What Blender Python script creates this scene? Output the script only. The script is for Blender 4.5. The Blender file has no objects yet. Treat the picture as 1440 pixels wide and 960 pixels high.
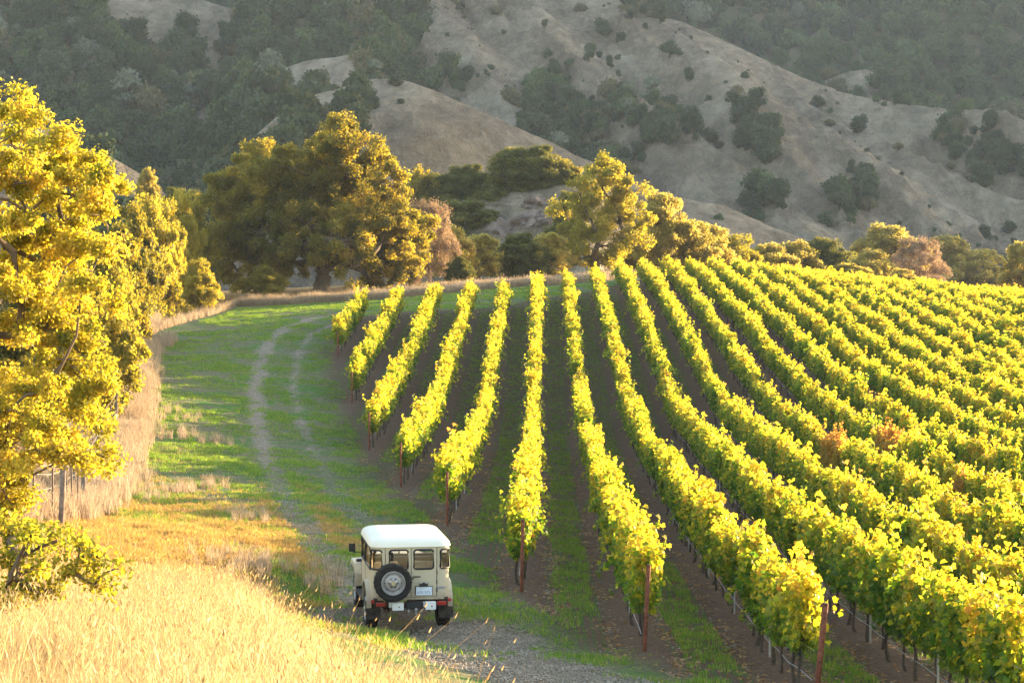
import bpy, bmesh, math, random
import numpy as np
from mathutils import Vector, Matrix, noise as mnoise
R = math.radians
rng = np.random.default_rng(7)
random.seed(7)
scene = bpy.context.scene
COL = scene.collection

# ---------------------------------------------------------------- camera, sky, sun, exposure
FP, CX, HY = 2800.0, 720.0, 440.0          # focal length, centre and eye level of the 1440x960 photograph in pixels
PITCH = math.atan((480.0 - HY) / FP)
cam_d = bpy.data.cameras.new("camera")
cam = bpy.data.objects.new("camera", cam_d)
COL.objects.link(cam)
cam_d.sensor_width = 36.0
cam_d.lens = 36.0 * FP / 1440.0
cam_d.clip_start = 0.3
cam_d.clip_end = 12000.0
cam.location = (0, 0, 0)
cam.rotation_euler = (math.pi / 2 - PITCH, 0, 0)
scene.camera = cam

SUN_AZ, SUN_EL = 53.0, 7.4                 # degrees right of the view direction, degrees above the horizon
world = bpy.data.worlds.new("World")
scene.world = world
world.use_nodes = True
wn, wl = world.node_tree.nodes, world.node_tree.links
sky = wn.new("ShaderNodeTexSky")
sky.sky_type = 'NISHITA'
sky.sun_disc = False
sky.sun_elevation = R(SUN_EL)
sky.sun_rotation = R(SUN_AZ)
sky.altitude = 100
sky.air_density = 1.0
sky.dust_density = 1.0
sky.ozone_density = 0.9
wn["Background"].inputs[1].default_value = 0.15
tint = wn.new("ShaderNodeMix"); tint.data_type = 'RGBA'; tint.blend_type = 'MULTIPLY'; tint.inputs[0].default_value = 1.0
tint.inputs[7].default_value = (1.0, 0.945, 0.88, 1)        # warm evening air
wl.new(sky.outputs[0], tint.inputs[6]); wl.new(tint.outputs[2], wn["Background"].inputs[0])
sd = bpy.data.lights.new("sun", 'SUN')
sd.energy = 4.4
sd.angle = R(0.6)
sd.color = (1.0, 0.74, 0.42)
sun = bpy.data.objects.new("sun", sd)
COL.objects.link(sun)
svec = Vector((math.sin(R(SUN_AZ)) * math.cos(R(SUN_EL)), math.cos(R(SUN_AZ)) * math.cos(R(SUN_EL)), math.sin(R(SUN_EL))))
sun.rotation_euler = svec.to_track_quat('Z', 'Y').to_euler()
sun.location = (40, 10, 60)
vs = scene.view_settings
vs.view_transform = 'Standard'
vs.look = 'None'
vs.gamma = 1.0
vs.use_curve_mapping = False
vs.exposure = 2.92
scene.cycles.max_bounces = 8
scene.cycles.diffuse_bounces = 3
scene.cycles.transmission_bounces = 6
scene.cycles.transparent_max_bounces = 8
scene.cycles.volume_bounces = 0
scene.cycles.use_denoising = True

# ---------------------------------------------------------------- small helpers
def tag(o, label=None, cat=None, group=None, kind=None):
    if label: o["label"] = label
    if cat: o["category"] = cat
    if group: o["group"] = group
    if kind: o["kind"] = kind
    return o

def link(o, parent=None):
    COL.objects.link(o)
    if parent is not None: o.parent = parent
    return o

def empty(name, loc, rz=0.0):
    o = bpy.data.objects.new(name, None)
    o.empty_display_size = 0.2
    o.location = loc
    o.rotation_euler = (0, 0, rz)
    return link(o)

def np_mesh(name, verts, faces, attrs=None, mat=None, smooth=False, uv=None):
    """verts (n,3); faces = array (m,k) or list of such arrays; attrs {name: (n,) or (n,3)} on points"""
    me = bpy.data.meshes.new(name)
    verts = np.asarray(verts, dtype=np.float32)
    fl = faces if isinstance(faces, list) else [faces]
    fl = [np.asarray(f, dtype=np.int32) for f in fl if len(f)]
    me.vertices.add(len(verts))
    me.vertices.foreach_set("co", verts.ravel())
    tot = sum(f.size for f in fl); nf = sum(len(f) for f in fl)
    me.loops.add(tot); me.polygons.add(nf)
    me.loops.foreach_set("vertex_index", np.concatenate([f.ravel() for f in fl]))
    sizes = np.concatenate([np.full(len(f), f.shape[1]) for f in fl])
    starts = np.concatenate([[0], np.cumsum(sizes)[:-1]]).astype(np.int32)
    me.polygons.foreach_set("loop_start", starts)
    if attrs:
        for k, a in attrs.items():
            a = np.asarray(a, dtype=np.float32)
            if a.ndim == 1:
                at = me.attributes.new(k, 'FLOAT', 'POINT'); at.data.foreach_set("value", a)
            else:
                at = me.attributes.new(k, 'FLOAT_VECTOR', 'POINT'); at.data.foreach_set("vector", a.ravel())
    me.update(calc_edges=True)
    if smooth: me.polygons.foreach_set("use_smooth", np.ones(nf, dtype=bool))
    for m in (mat if isinstance(mat, (list, tuple)) else [mat]):
        if m is not None: me.materials.append(m)
    return me

def obj(name, me, parent=None, loc=None):
    o = bpy.data.objects.new(name, me)
    if loc is not None: o.location = loc
    return link(o, parent)

class NT:
    """tiny node-tree writer"""
    def __init__(s, name):
        s.m = bpy.data.materials.new(name); s.m.use_nodes = True
        s.t = s.m.node_tree; s.t.nodes.clear()
        s.out = s.t.nodes.new("ShaderNodeOutputMaterial")
    def n(s, typ, **kw):
        nd = s.t.nodes.new(typ)
        ins = kw.pop("ins", {})
        for k, v in kw.items(): setattr(nd, k, v)
        for k, v in ins.items(): s.set(nd.inputs[k], v)
        return nd
    def set(s, sock, v):
        if isinstance(v, bpy.types.NodeSocket): s.t.links.new(v, sock)
        elif isinstance(v, bpy.types.Node): s.t.links.new(v.outputs[0], sock)
        else:
            if hasattr(sock.default_value, "__len__") and not hasattr(v, "__len__"): v = (v, v, v)
            if hasattr(sock.default_value, "__len__") and len(sock.default_value) == 4 and len(v) == 3: v = (*v, 1)
            sock.default_value = v
    def math(s, op, a, b=0.0, c=0.0, clamp=False):
        nd = s.n("ShaderNodeMath", operation=op); nd.use_clamp = clamp
        s.set(nd.inputs[0], a); s.set(nd.inputs[1], b); s.set(nd.inputs[2], c)
        return nd.outputs[0]
    def mix(s, f, a, b):
        nd = s.n("ShaderNodeMix", data_type='RGBA')
        s.set(nd.inputs[0], f); s.set(nd.inputs[6], a); s.set(nd.inputs[7], b)
        return nd.outputs[2]
    def noise(s, scale, vec=None, detail=4.0, rough=0.55, dist=0.0):
        nd = s.n("ShaderNodeTexNoise"); nd.inputs["Scale"].default_value = scale
        nd.inputs["Detail"].default_value = detail; nd.inputs["Roughness"].default_value = rough
        nd.inputs["Distortion"].default_value = dist
        if vec is not None: s.set(nd.inputs["Vector"], vec)
        return nd.outputs[0]
    def ramp(s, f, stops):
        nd = s.n("ShaderNodeValToRGB"); s.set(nd.inputs[0], f)
        e = nd.color_ramp.elements
        while len(e) < len(stops): e.new(0.5)
        for el, (p, c) in zip(e, stops):
            el.position = p; el.color = (*c, 1) if hasattr(c, "__len__") else (c, c, c, 1)
        return nd.outputs[0]
    def attr(s, name, typ='GEOMETRY'):
        nd = s.n("ShaderNodeAttribute", attribute_name=name); nd.attribute_type = typ
        return nd
    def pos(s): return s.n("ShaderNodeNewGeometry").outputs["Position"]
    def objco(s): return s.n("ShaderNodeTexCoord").outputs["Object"]
    def smooth(s, v, a, b):
        nd = s.n("ShaderNodeMapRange", interpolation_type='SMOOTHSTEP')
        s.set(nd.inputs[0], v); nd.inputs[1].default_value = a; nd.inputs[2].default_value = b
        return nd.outputs[0]
    def bump(s, h, strength=0.4, dist=0.05):
        nd = s.n("ShaderNodeBump"); nd.inputs["Strength"].default_value = strength
        nd.inputs["Distance"].default_value = dist; s.set(nd.inputs["Height"], h)
        return nd.outputs[0]
    def principled(s, color, rough=0.8, metal=0.0, spec=0.3, normal=None, **kw):
        nd = s.n("ShaderNodeBsdfPrincipled")
        s.set(nd.inputs["Base Color"], color); s.set(nd.inputs["Roughness"], rough)
        nd.inputs["Metallic"].default_value = metal; nd.inputs["Specular IOR Level"].default_value = spec
        if normal is not None: s.set(nd.inputs["Normal"], normal)
        for k, v in kw.items(): s.set(nd.inputs[k], v)
        return nd.outputs[0]
    def done(s, sh):
        s.t.links.new(sh, s.out.inputs["Surface"]); return s.m

def simple_mat(name, color, rough=0.7, metal=0.0, spec=0.4, var=0.12, scale=6.0, bump=0.0, **kw):
    t = NT(name)
    f = t.noise(scale, t.objco(), 5)
    c2 = [max(0, c * (1 - var * 2)) for c in color]; c1 = [min(1, c * (1 + var)) for c in color]
    col = t.ramp(f, [(0.3, c2), (0.7, c1)])
    nrm = t.bump(t.noise(scale * 6, t.objco(), 4), bump, 0.01) if bump else None
    return t.done(t.principled(col, rough, metal, spec, nrm, **kw))

def leaf_mat(name, refl, trans, tw=0.5, spec=0.25, rough=0.55, ow=0.2):
    """thin leaf: reflecting and translucent; colour runs along the leaf's own random value 'rnd' and 'tone'
    refl, trans: lists of (pos, colour)"""
    t = NT(name)
    rn = t.attr("rnd").outputs["Fac"]
    oi = t.n("ShaderNodeObjectInfo").outputs["Random"]
    f = t.math('ADD', t.math('MULTIPLY', rn, 1 - ow), t.math('MULTIPLY', oi, ow))
    c1, c2 = t.ramp(f, refl), t.ramp(f, trans)
    p = t.principled(c1, rough, 0, spec)
    tr = t.n("ShaderNodeBsdfTranslucent"); t.set(tr.inputs[0], c2)
    mx = t.n("ShaderNodeMixShader"); mx.inputs[0].default_value = tw
    t.t.links.new(p, mx.inputs[1]); t.t.links.new(tr.outputs[0], mx.inputs[2])
    return t.done(mx.outputs[0])

def ang_dir(n, r=rng):
    v = r.normal(size=(n, 3)); return v / np.linalg.norm(v, axis=1)[:, None]

LEAF_Q = np.array([(0, 0, 0), (.32, .45, .10), (0, 1, -.05), (-.32, .45, .10)])
LEAF_QF = np.array([(0, 1, 2), (0, 2, 3)])
LEAF_V = np.array([(0, 0, 0), (.42, .02, .06), (.55, .5, .1), (.26, .62, .03), (0, 1, -.12), (-.26, .62, .03), (-.55, .5, .1), (-.42, .02, .06), (0, .42, -.02)])
LEAF_VF = np.array([(8, 0, 1), (8, 1, 2), (8, 2, 3), (8, 3, 4), (8, 4, 5), (8, 5, 6), (8, 6, 7), (8, 7, 0)])
LEAF_O = np.array([(0, 0, 0), (.24, .3, .05), (.3, .72, .06), (0, 1, -.08), (-.3, .72, .06), (-.24, .3, .05)])
LEAF_OF = np.array([(0, 1, 2), (0, 2, 3), (0, 3, 4), (0, 4, 5)])

def leaf_cloud(pos, size, shape=LEAF_Q, faces=LEAF_QF, up=0.3, r=rng, normal=None):
    """one small leaf at every position; returns verts, faces, leaf index"""
    n = len(pos)
    y = ang_dir(n, r); y[:, 2] -= 0.35; y /= np.linalg.norm(y, axis=1)[:, None]
    z = ang_dir(n, r); z[:, 2] += up
    if normal is not None: z = z * 0.8 + normal
    x = np.cross(y, z); x /= (np.linalg.norm(x, axis=1)[:, None] + 1e-9)
    z = np.cross(x, y)
    s = np.broadcast_to(np.asarray(size, dtype=float), (n,))[:, None, None]
    sh = shape[None] * s
    v = pos[:, None] + sh[..., 0:1] * x[:, None] + sh[..., 1:2] * y[:, None] + sh[..., 2:3] * z[:, None]
    k = len(shape)
    f = faces[None] + (np.arange(n) * k)[:, None, None]
    return v.reshape(-1, 3), f.reshape(-1, faces.shape[1]), np.repeat(np.arange(n), k)

def tube_mesh(paths, sides=6):
    """paths: list of (points (n,3), radii (n,)) -> verts, quads"""
    V, Fq = [], []; base = 0
    ang = np.linspace(0, 2 * np.pi, sides, endpoint=False)
    for P, rad in paths:
        P = np.asarray(P, float); rad = np.broadcast_to(np.asarray(rad, float), (len(P),))
        T = np.gradient(P, axis=0); T /= np.linalg.norm(T, axis=1)[:, None] + 1e-9
        D = P[-1] - P[0]; D = D / (np.linalg.norm(D) + 1e-9)
        ref = np.array([0, 0, 1.0]) if abs(D[2]) < 0.8 else np.array([1.0, 0, 0])
        A = np.cross(T, ref); A /= np.linalg.norm(A, axis=1)[:, None] + 1e-9
        B = np.cross(T, A)
        ring = P[:, None] + rad[:, None, None] * (np.cos(ang)[None, :, None] * A[:, None] + np.sin(ang)[None, :, None] * B[:, None])
        V.append(ring.reshape(-1, 3))
        n = len(P)
        i = np.arange(n - 1)[:, None] * sides; j = np.arange(sides)[None]; j2 = (j + 1) % sides
        q = np.stack([i + j, i + j2, i + sides + j2, i + sides + j], -1).reshape(-1, 4) + base
        Fq.append(q)
        base += n * sides
    return np.concatenate(V), np.concatenate(Fq)

# ---------------------------------------------------------------- terrain height
def rowX(i, y): return 1.84 + 0.016 * (y - 147.0) + 2.4 * (i - 6)
TRACKS = {1: [(515, 405)], 2: [(565, 393)], 3: [(615, 397)],
 8: [(835, 377), (847, 415), (862, 465), (875, 527), (890, 572), (962, 685), (1008, 727), (1067, 764), (1133, 827)],
 9: [(865, 367), (892, 415), (912, 460), (932, 512), (946, 568), (1008, 622), (1067, 681), (1167, 739), (1275, 797), (1408, 868)],
 10: [(897, 362), (930, 400), (957, 447), (980, 490), (1007, 535), (1042, 572), (1133, 639), (1192, 672)],
 11: [(932, 362), (972, 397), (1000, 440), (1027, 482), (1065, 527), (1158, 610), (1208, 627), (1304, 685)],
 12: [(965, 365), (1007, 395), (1040, 425), (1070, 465)],
 13: [(1000, 367), (1045, 405), (1070, 427)]}
CTRL = []
for i, tr in TRACKS.items():
    for px, py in tr:
        a = rowX(i, 0.0); d = a / ((px - CX) / FP - 0.016)
        if d < 25 or d > 230: continue
        CTRL.append((rowX(i, d), d, -(py - HY) / FP * d - 1.95))
def pz(px, py, d): return ((px - CX) / FP * d, d, -(py - HY) / FP * d)
CTRL += [pz(1150, 965, 31), pz(895, 925, 37.5), pz(733, 840, 45.5), pz(635, 755, 60), pz(570, 690, 74), pz(528, 638, 88),
         pz(500, 570, 105), pz(478, 505, 121), (4.2, 159, 1.2), (4, 130, -2.6), (-2.06, 38.9, -6.10), (-2.5, 41.2, -6.13), (-1.3, 38.9, -6.13), (-2.9, 39.2, -6.05), pz(640, 955, 34), pz(850, 957, 33),
         pz(193, 495, 120), pz(178, 545, 100), pz(155, 620, 80), pz(130, 700, 62), pz(75, 737, 54),
         pz(480, 428, 162), pz(330, 434, 160), pz(200, 452, 150), pz(100, 955, 17), pz(400, 957, 21), pz(300, 850, 32),
         pz(200, 780, 41), pz(420, 840, 35.5), pz(300, 740, 47), pz(450, 700, 60), pz(300, 600, 90),
         pz(780, 398, 172), pz(1100, 385 + 20, 200), pz(1240, 428, 205), pz(1440, 436, 225),
         (32, 127, -4.6), (14, 60, -7.2), (25, 100, -5.9), (40, 160, -1.0), (70, 150, -3.5), (70, 220, -0.5),
         (0, 0, -1.62), (0, 8, -2.35), (-2, -12, -1.0), (-12, 0, -0.6), (4, 14, -4.4), (8, 20, -5.9), (9, 6, -4.6), (20, 20, -6.2),
         (40, 40, -6.4), (-12, 25, -3.5), (-30, 60, -5.4), (-45, 110, -3.5), (-50, 160, 0.0), (0, 230, 2.6), (-50, 230, 1.5), (50, 250, 2.0),
         (-25, 20, -2.4), (90, 80, -5.5), (-80, 60, -4)]
CTRL = np.array(CTRL)
_S = 60.0
def _phi(r2): return np.where(r2 > 1e-12, 0.5 * r2 * np.log(r2 + 1e-12), 0.0)
_P = CTRL[:, :2] / _S
_K = _phi(((_P[:, None] - _P[None]) ** 2).sum(-1)) + np.eye(len(_P)) * 0.02
_A = np.block([[_K, np.c_[np.ones(len(_P)), _P]], [np.r_[[np.ones(len(_P))], _P.T], np.zeros((3, 3))]])
_W = np.linalg.solve(_A, np.r_[CTRL[:, 2], 0, 0, 0])
def sstep(a, b, x):
    t = np.clip((x - a) / (b - a), 0, 1); return t * t * (3 - 2 * t)
def H(x, y):
    out = H0(x, y)      # the lane is level where the truck stands
    w = sstep(4.2, 2.2, np.hypot(np.asarray(x, float) + 2.25, (np.asarray(y, float) - 40.0) * 0.8))
    return out * (1 - w) + w * (-6.14 + 0.022 * (np.asarray(y, float) - 38.9))
def H0(x, y):
    x = np.asarray(x, float); y = np.asarray(y, float); shp = np.broadcast(x, y).shape
    xf = np.broadcast_to(x, shp).ravel(); yf = np.broadcast_to(y, shp).ravel()
    out = np.empty(len(xf))
    for s in range(0, len(xf), 20000):
        q = np.c_[xf[s:s+20000], yf[s:s+20000]] / _S
        qc = np.c_[np.clip(q[:, 0], -1.6, 1.8), np.clip(q[:, 1], -0.4, 4.4)]
        out[s:s+20000] = _phi(((qc[:, None] - _P[None]) ** 2).sum(-1)) @ _W[:len(_P)] + _W[-3] + qc @ _W[-2:]
    w = sstep(235, 300, yf)
    out = out * (1 - w) + 2.2 * w
    return out.reshape(shp)
def Hs(x, y): return float(H(np.array([x]), np.array([y]))[0])
def bumps(x, y):       # small real unevenness
    return 0.035 * np.sin(x * 1.9 + 1.3 * np.sin(y * 0.7)) * np.sin(y * 1.3 + np.sin(x * 0.9)) + 0.02 * np.sin(x * 4.1 + y * 2.3)
def Hg(x, y): return H(x, y) + bumps(np.asarray(x, float), np.asarray(y, float))
def project(x, y, z):
    return CX + FP * x / y, HY - FP * z / y
def ground_at(px, py, lo=12.0, hi=260.0):
    """where the view ray through a photograph pixel meets the ground"""
    d = np.linspace(lo, hi, 1200)
    x = (px - CX) / FP * d; z = -(py - HY) / FP * d
    h = H(x, d)
    k = np.nonzero(z < h)[0]
    k = k[0] if len(k) else len(d) - 1
    return float(x[k]), float(d[k])
# ---------------------------------------------------------------- where the vineyard, road and tracks lie
ROW_START = {1: 121, 2: 105, 3: 88, 4: 74, 5: 60, 6: 45.5, 7: 37.5, 8: 31.5}
ROW_END = {1: 138, 2: 140, 3: 142, 4: 145, 5: 150, 6: 157, 7: 161, 8: 167, 9: 179, 10: 187, 11: 190, 12: 192}
NROWS = 36
for i in range(9, NROWS + 1): ROW_START[i] = max(27.5, rowX(i, 60) / 0.2571 - 11)
for i in range(13, NROWS + 1): ROW_END[i] = 192 + min(i - 12, 18) * 1.8
_sy = [ROW_START[i] for i in (8, 7, 6, 5, 4, 3, 2, 1)]
_sx = [rowX(i, ROW_START[i]) for i in (8, 7, 6, 5, 4, 3, 2, 1)]
def edge_x(y):      # left edge of the planted ground
    return np.interp(y, [0, 24] + _sy + [145, 200], [15, 9] + _sx + [rowX(1, 140) - 1.2, rowX(1, 140)]) - 1.0
def end_y(x):
    xs = [rowX(i, ROW_END[i]) for i in range(1, NROWS + 1)]
    return np.interp(x, xs, [ROW_END[i] for i in range(1, NROWS + 1)]) + 1.6
def vine_mask(x, y):
    return sstep(-0.8, 0.9, x - edge_x(y)) * sstep(-0.6, 1.2, end_y(x) - y) * sstep(20, 27, y)
def path_pts(pix): return np.array([ground_at(a, b) for a, b in pix])
TRACK_L = path_pts([(450, 445), (400, 460), (372, 490), (360, 540), (362, 590), (372, 640), (400, 700), (455, 780), (530, 868)])
TRACK_R = path_pts([(478, 452), (436, 470), (418, 500), (412, 545), (425, 600), (455, 660), (490, 715), (560, 800), (620, 870)])
ROAD = path_pts([(530, 868), (600, 890), (700, 930), (800, 960)])
ROAD = np.vstack([ROAD, [[3.5, 22], [6.5, 12], [9, 0]]])
def dist_path(x, y, P):
    best = np.full(np.shape(x), 1e9)
    for a, b in zip(P[:-1], P[1:]):
        d = b - a; L = (d ** 2).sum()
        t = np.clip(((x - a[0]) * d[0] + (y - a[1]) * d[1]) / L, 0, 1)
        best = np.minimum(best, np.hypot(x - a[0] - t * d[0], y - a[1] - t * d[1]))
    return best
FENCE = np.array([[-22.9, 124.0], [-22.7, 118.0], [-19.5, 100.0], [-17.4, 88.0], [-16.2, 79.0], [-14.7, 70.0], [-13.7, 63.0], [-12.6, 55.0], [-13.0, 46.0], [-14.5, 34.0]])
def fence_x(y): return np.interp(y, FENCE[::-1, 1], FENCE[::-1, 0])
# strip of tall pale grass that bounds the mown field at the far end
FAR_EDGE = path_pts([(205, 455), (235, 440), (330, 432), (420, 428), (480, 424), (560, 420)])
FAR_EDGE = np.vstack([[[-24, 128]], FAR_EDGE, [[3, 172], [12, 196], [22, 203], [60, 222], [110, 235]]])
FAR_EDGE = FAR_EDGE[np.argsort(FAR_EDGE[:, 0])]
def far_y(x): return np.interp(x, FAR_EDGE[:, 0], FAR_EDGE[:, 1])
_bk = path_pts([(385, 885), (425, 925), (480, 968), (530, 1004), (580, 1030), (635, 1055)])
_bk2 = path_pts([(-400, 850), (-100, 838), (0, 842), (100, 832), (200, 826), (300, 836), (340, 852)])
_bk = np.vstack([[[-30, 33]], _bk2, _bk, [[1.5, 8]]]); _bk = _bk[np.argsort(_bk[:, 0])]
BANK_X, BANK_Y = _bk[:, 0], _bk[:, 1]
def bank_mask(x, y):   # the dry grassy bank the camera looks over
    yb = np.interp(x, BANK_X, BANK_Y)
    return sstep(-1.5, 1.2, yb - y)
def tuft_noise(x, y, s, seed=0):
    return (np.sin(x * s + seed) * np.cos(y * s * 1.3 + seed * 2) + np.sin(x * s * 2.3 + y * s * 1.1 + seed * 3) * 0.6 + np.cos(x * s * 0.7 - y * s * 1.9 + seed) * 0.6) / 2.2

# ---------------------------------------------------------------- the ground: one sheet to the horizon
def axis(parts):
    out = []
    for a, b, s in parts: out += list(np.arange(a, b, s))
    return np.array(out + [parts[-1][1]])
gx = axis([(-1500, -400, 110), (-400, -90, 12), (-90, -34, 2.5), (-34, 26, 0.4), (26, 60, 0.9), (60, 120, 3), (120, 400, 14), (400, 1500, 110)])
gy = axis([(-240, -60, 60), (-60, -4, 4), (-4, 60, 0.4), (60, 130, 0.7), (130, 240, 1.1), (240, 420, 8), (420, 2000, 110)])
GX, GY = np.meshgrid(gx, gy)
GZ = H(GX, GY)
near = sstep(300, 220, GY) * sstep(140, 90, np.abs(GX))
GZ = GZ + bumps(GX, GY) * near
vm = vine_mask(GX, GY)
pathd = np.minimum(dist_path(GX, GY, TRACK_L), dist_path(GX, GY, TRACK_R) + 0.28)
roadm = sstep(2.3, 1.1, dist_path(GX, GY, ROAD) + tuft_noise(GX, GY, 1.7) * 0.5)
trackm = sstep(0.95, 0.05, pathd + tuft_noise(GX, GY, 2.3) * 0.22 + tuft_noise(GX, GY, 0.6, 4) * 0.2) * (0.42 + 0.42 * sstep(60, 100, GY) + 0.25 * sstep(48, 42, GY))
gravel = np.clip(np.maximum(roadm, trackm), 0, 1)
GZ = GZ - 0.05 * gravel - 0.0 * vm
rowp = (GX - 1.84 - 0.016 * (GY - 147)) / 2.4
rowd = np.abs(rowp - np.round(rowp))
GZ = GZ + vm * 0.07 * sstep(0.25, 0.05, rowd)          # low berm under the vines
dry = np.clip(sstep(62, 50, GY + tuft_noise(GX, GY, 0.45) * 6) * sstep(-3.5, -6.5, GX + tuft_noise(GX, GY, 0.9) * 2), 0, 1)
dry = np.maximum(dry, bank_mask(GX, GY))
dry = np.maximum(dry, sstep(1.8, 0.2, GX - fence_x(GY)) * (GY < 124))
dry = np.maximum(dry, sstep(-0.5, 1.0, GY - far_y(GX)))
dry = np.maximum(dry, 0.75 * np.clip(1 - np.hypot((GX + 13.5) / 2.6, (GY - 78) / 6), 0, 1) * 2 * (0.6 + tuft_noise(GX, GY, 2)))
nx, ny = len(gx), len(gy)
ii = np.arange(nx - 1)[None] + np.arange(ny - 1)[:, None] * nx
gf = np.stack([ii, ii + 1, ii + 1 + nx, ii + nx], -1).reshape(-1, 4)

t = NT("ground_soil_and_turf")
P = t.pos()
sep = t.n("ShaderNodeSeparateXYZ", ins={0: P})
X_, Y_ = sep.outputs[0], sep.outputs[1]
vmn = t.attr("vine").outputs["Fac"]; grn = t.attr("gravel").outputs["Fac"]; drn = t.attr("dry").outputs["Fac"]
n1 = t.noise(0.9, P, 6, 0.6); n2 = t.noise(7.0, P, 5, 0.65); n3 = t.noise(0.16, P, 4); n4 = t.noise(28.0, P, 3, 0.7)
green = t.ramp(n2, [(0.3, (0.035, 0.085, 0.018)), (0.52, (0.07, 0.16, 0.028)), (0.72, (0.13, 0.19, 0.06))])
grey = t.ramp(n2, [(0.3, (0.09, 0.08, 0.05)), (0.7, (0.22, 0.19, 0.12))])
worn = t.smooth(t.math('ADD', t.math('MULTIPLY', n1, 0.7), t.math('MULTIPLY', n3, 0.5)), 0.48, 0.64)
field = t.mix(t.math('MULTIPLY', worn, 0.85), green, grey)
dryc = t.ramp(t.math('ADD', t.math('MULTIPLY', n2, 0.6), t.math('MULTIPLY', n1, 0.4)), [(0.3, (0.15, 0.08, 0.028)), (0.55, (0.34, 0.20, 0.075)), (0.75, (0.45, 0.32, 0.14))])
# vineyard floor
ph = t.math('DIVIDE', t.math('SUBTRACT', X_, t.math('MULTIPLY', t.math('SUBTRACT', Y_, 147.0), 0.016)), 2.4)
ph = t.math('SUBTRACT', ph, 1.84 / 2.4)
wob = t.math('MULTIPLY', t.math('SUBTRACT', t.noise(0.5, P, 2), 0.5), 0.05)
fr = t.math('FRACT', t.math('ADD', t.math('ADD', ph, wob), 100.0))          # 0 under the vines, 0.5 mid row
mid = t.math('ABSOLUTE', t.math('SUBTRACT', fr, 0.5))
band = t.smooth(mid, 0.30, 0.22)
lines = t.math('SINE', t.math('MULTIPLY', fr, 2 * math.pi * 13.0))
lines = t.smooth(t.math('ADD', lines, t.math('MULTIPLY', t.math('SUBTRACT', n2, 0.5), 2.4)), 0.0, 0.9)
cover = t.math('MULTIPLY', band, lines)
cover = t.math('MULTIPLY', cover, t.smooth(t.math('ADD', n1, 0), 0.30, 0.5))
soil = t.ramp(t.math('ADD', t.math('MULTIPLY', n2, 0.5), t.math('MULTIPLY', n4, 0.5)), [(0.3, (0.055, 0.034, 0.024)), (0.5, (0.12, 0.077, 0.052)), (0.7, (0.21, 0.14, 0.095))])
soil = t.mix(t.smooth(t.noise(3.0, P, 6, 0.8), 0.60, 0.68), soil, (0.26, 0.15, 0.065))
vfloor = t.mix(t.math('MULTIPLY', cover, 0.75), soil, (0.055, 0.12, 0.022))
grav = t.ramp(t.math('ADD', t.math('MULTIPLY', n4, 0.6), t.math('MULTIPLY', n2, 0.4)), [(0.34, (0.10, 0.078, 0.058)), (0.5, (0.22, 0.18, 0.14)), (0.66, (0.42, 0.36, 0.29))])
c = t.mix(drn, field, dryc)
c = t.mix(vmn, c, vfloor)
c = t.mix(t.smooth(t.math('ADD', grn, t.math('MULTIPLY', t.math('SUBTRACT', n2, 0.5), 0.9)), 0.25, 0.75), c, grav)
h = t.math('ADD', t.math('MULTIPLY', n2, 0.7), t.math('MULTIPLY', n4, 0.45))
M_GROUND = t.done(t.principled(c, 0.95, 0, 0.1, t.bump(h, 0.9, 0.09)))
ground = obj("ground", np_mesh("ground", np.stack([GX, GY, GZ], -1).reshape(-1, 3), gf,
             {"vine": vm.ravel(), "gravel": gravel.ravel(), "dry": np.clip(dry, 0, 1).ravel()}, M_GROUND, smooth=True))
tag(ground, kind="structure")

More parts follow.
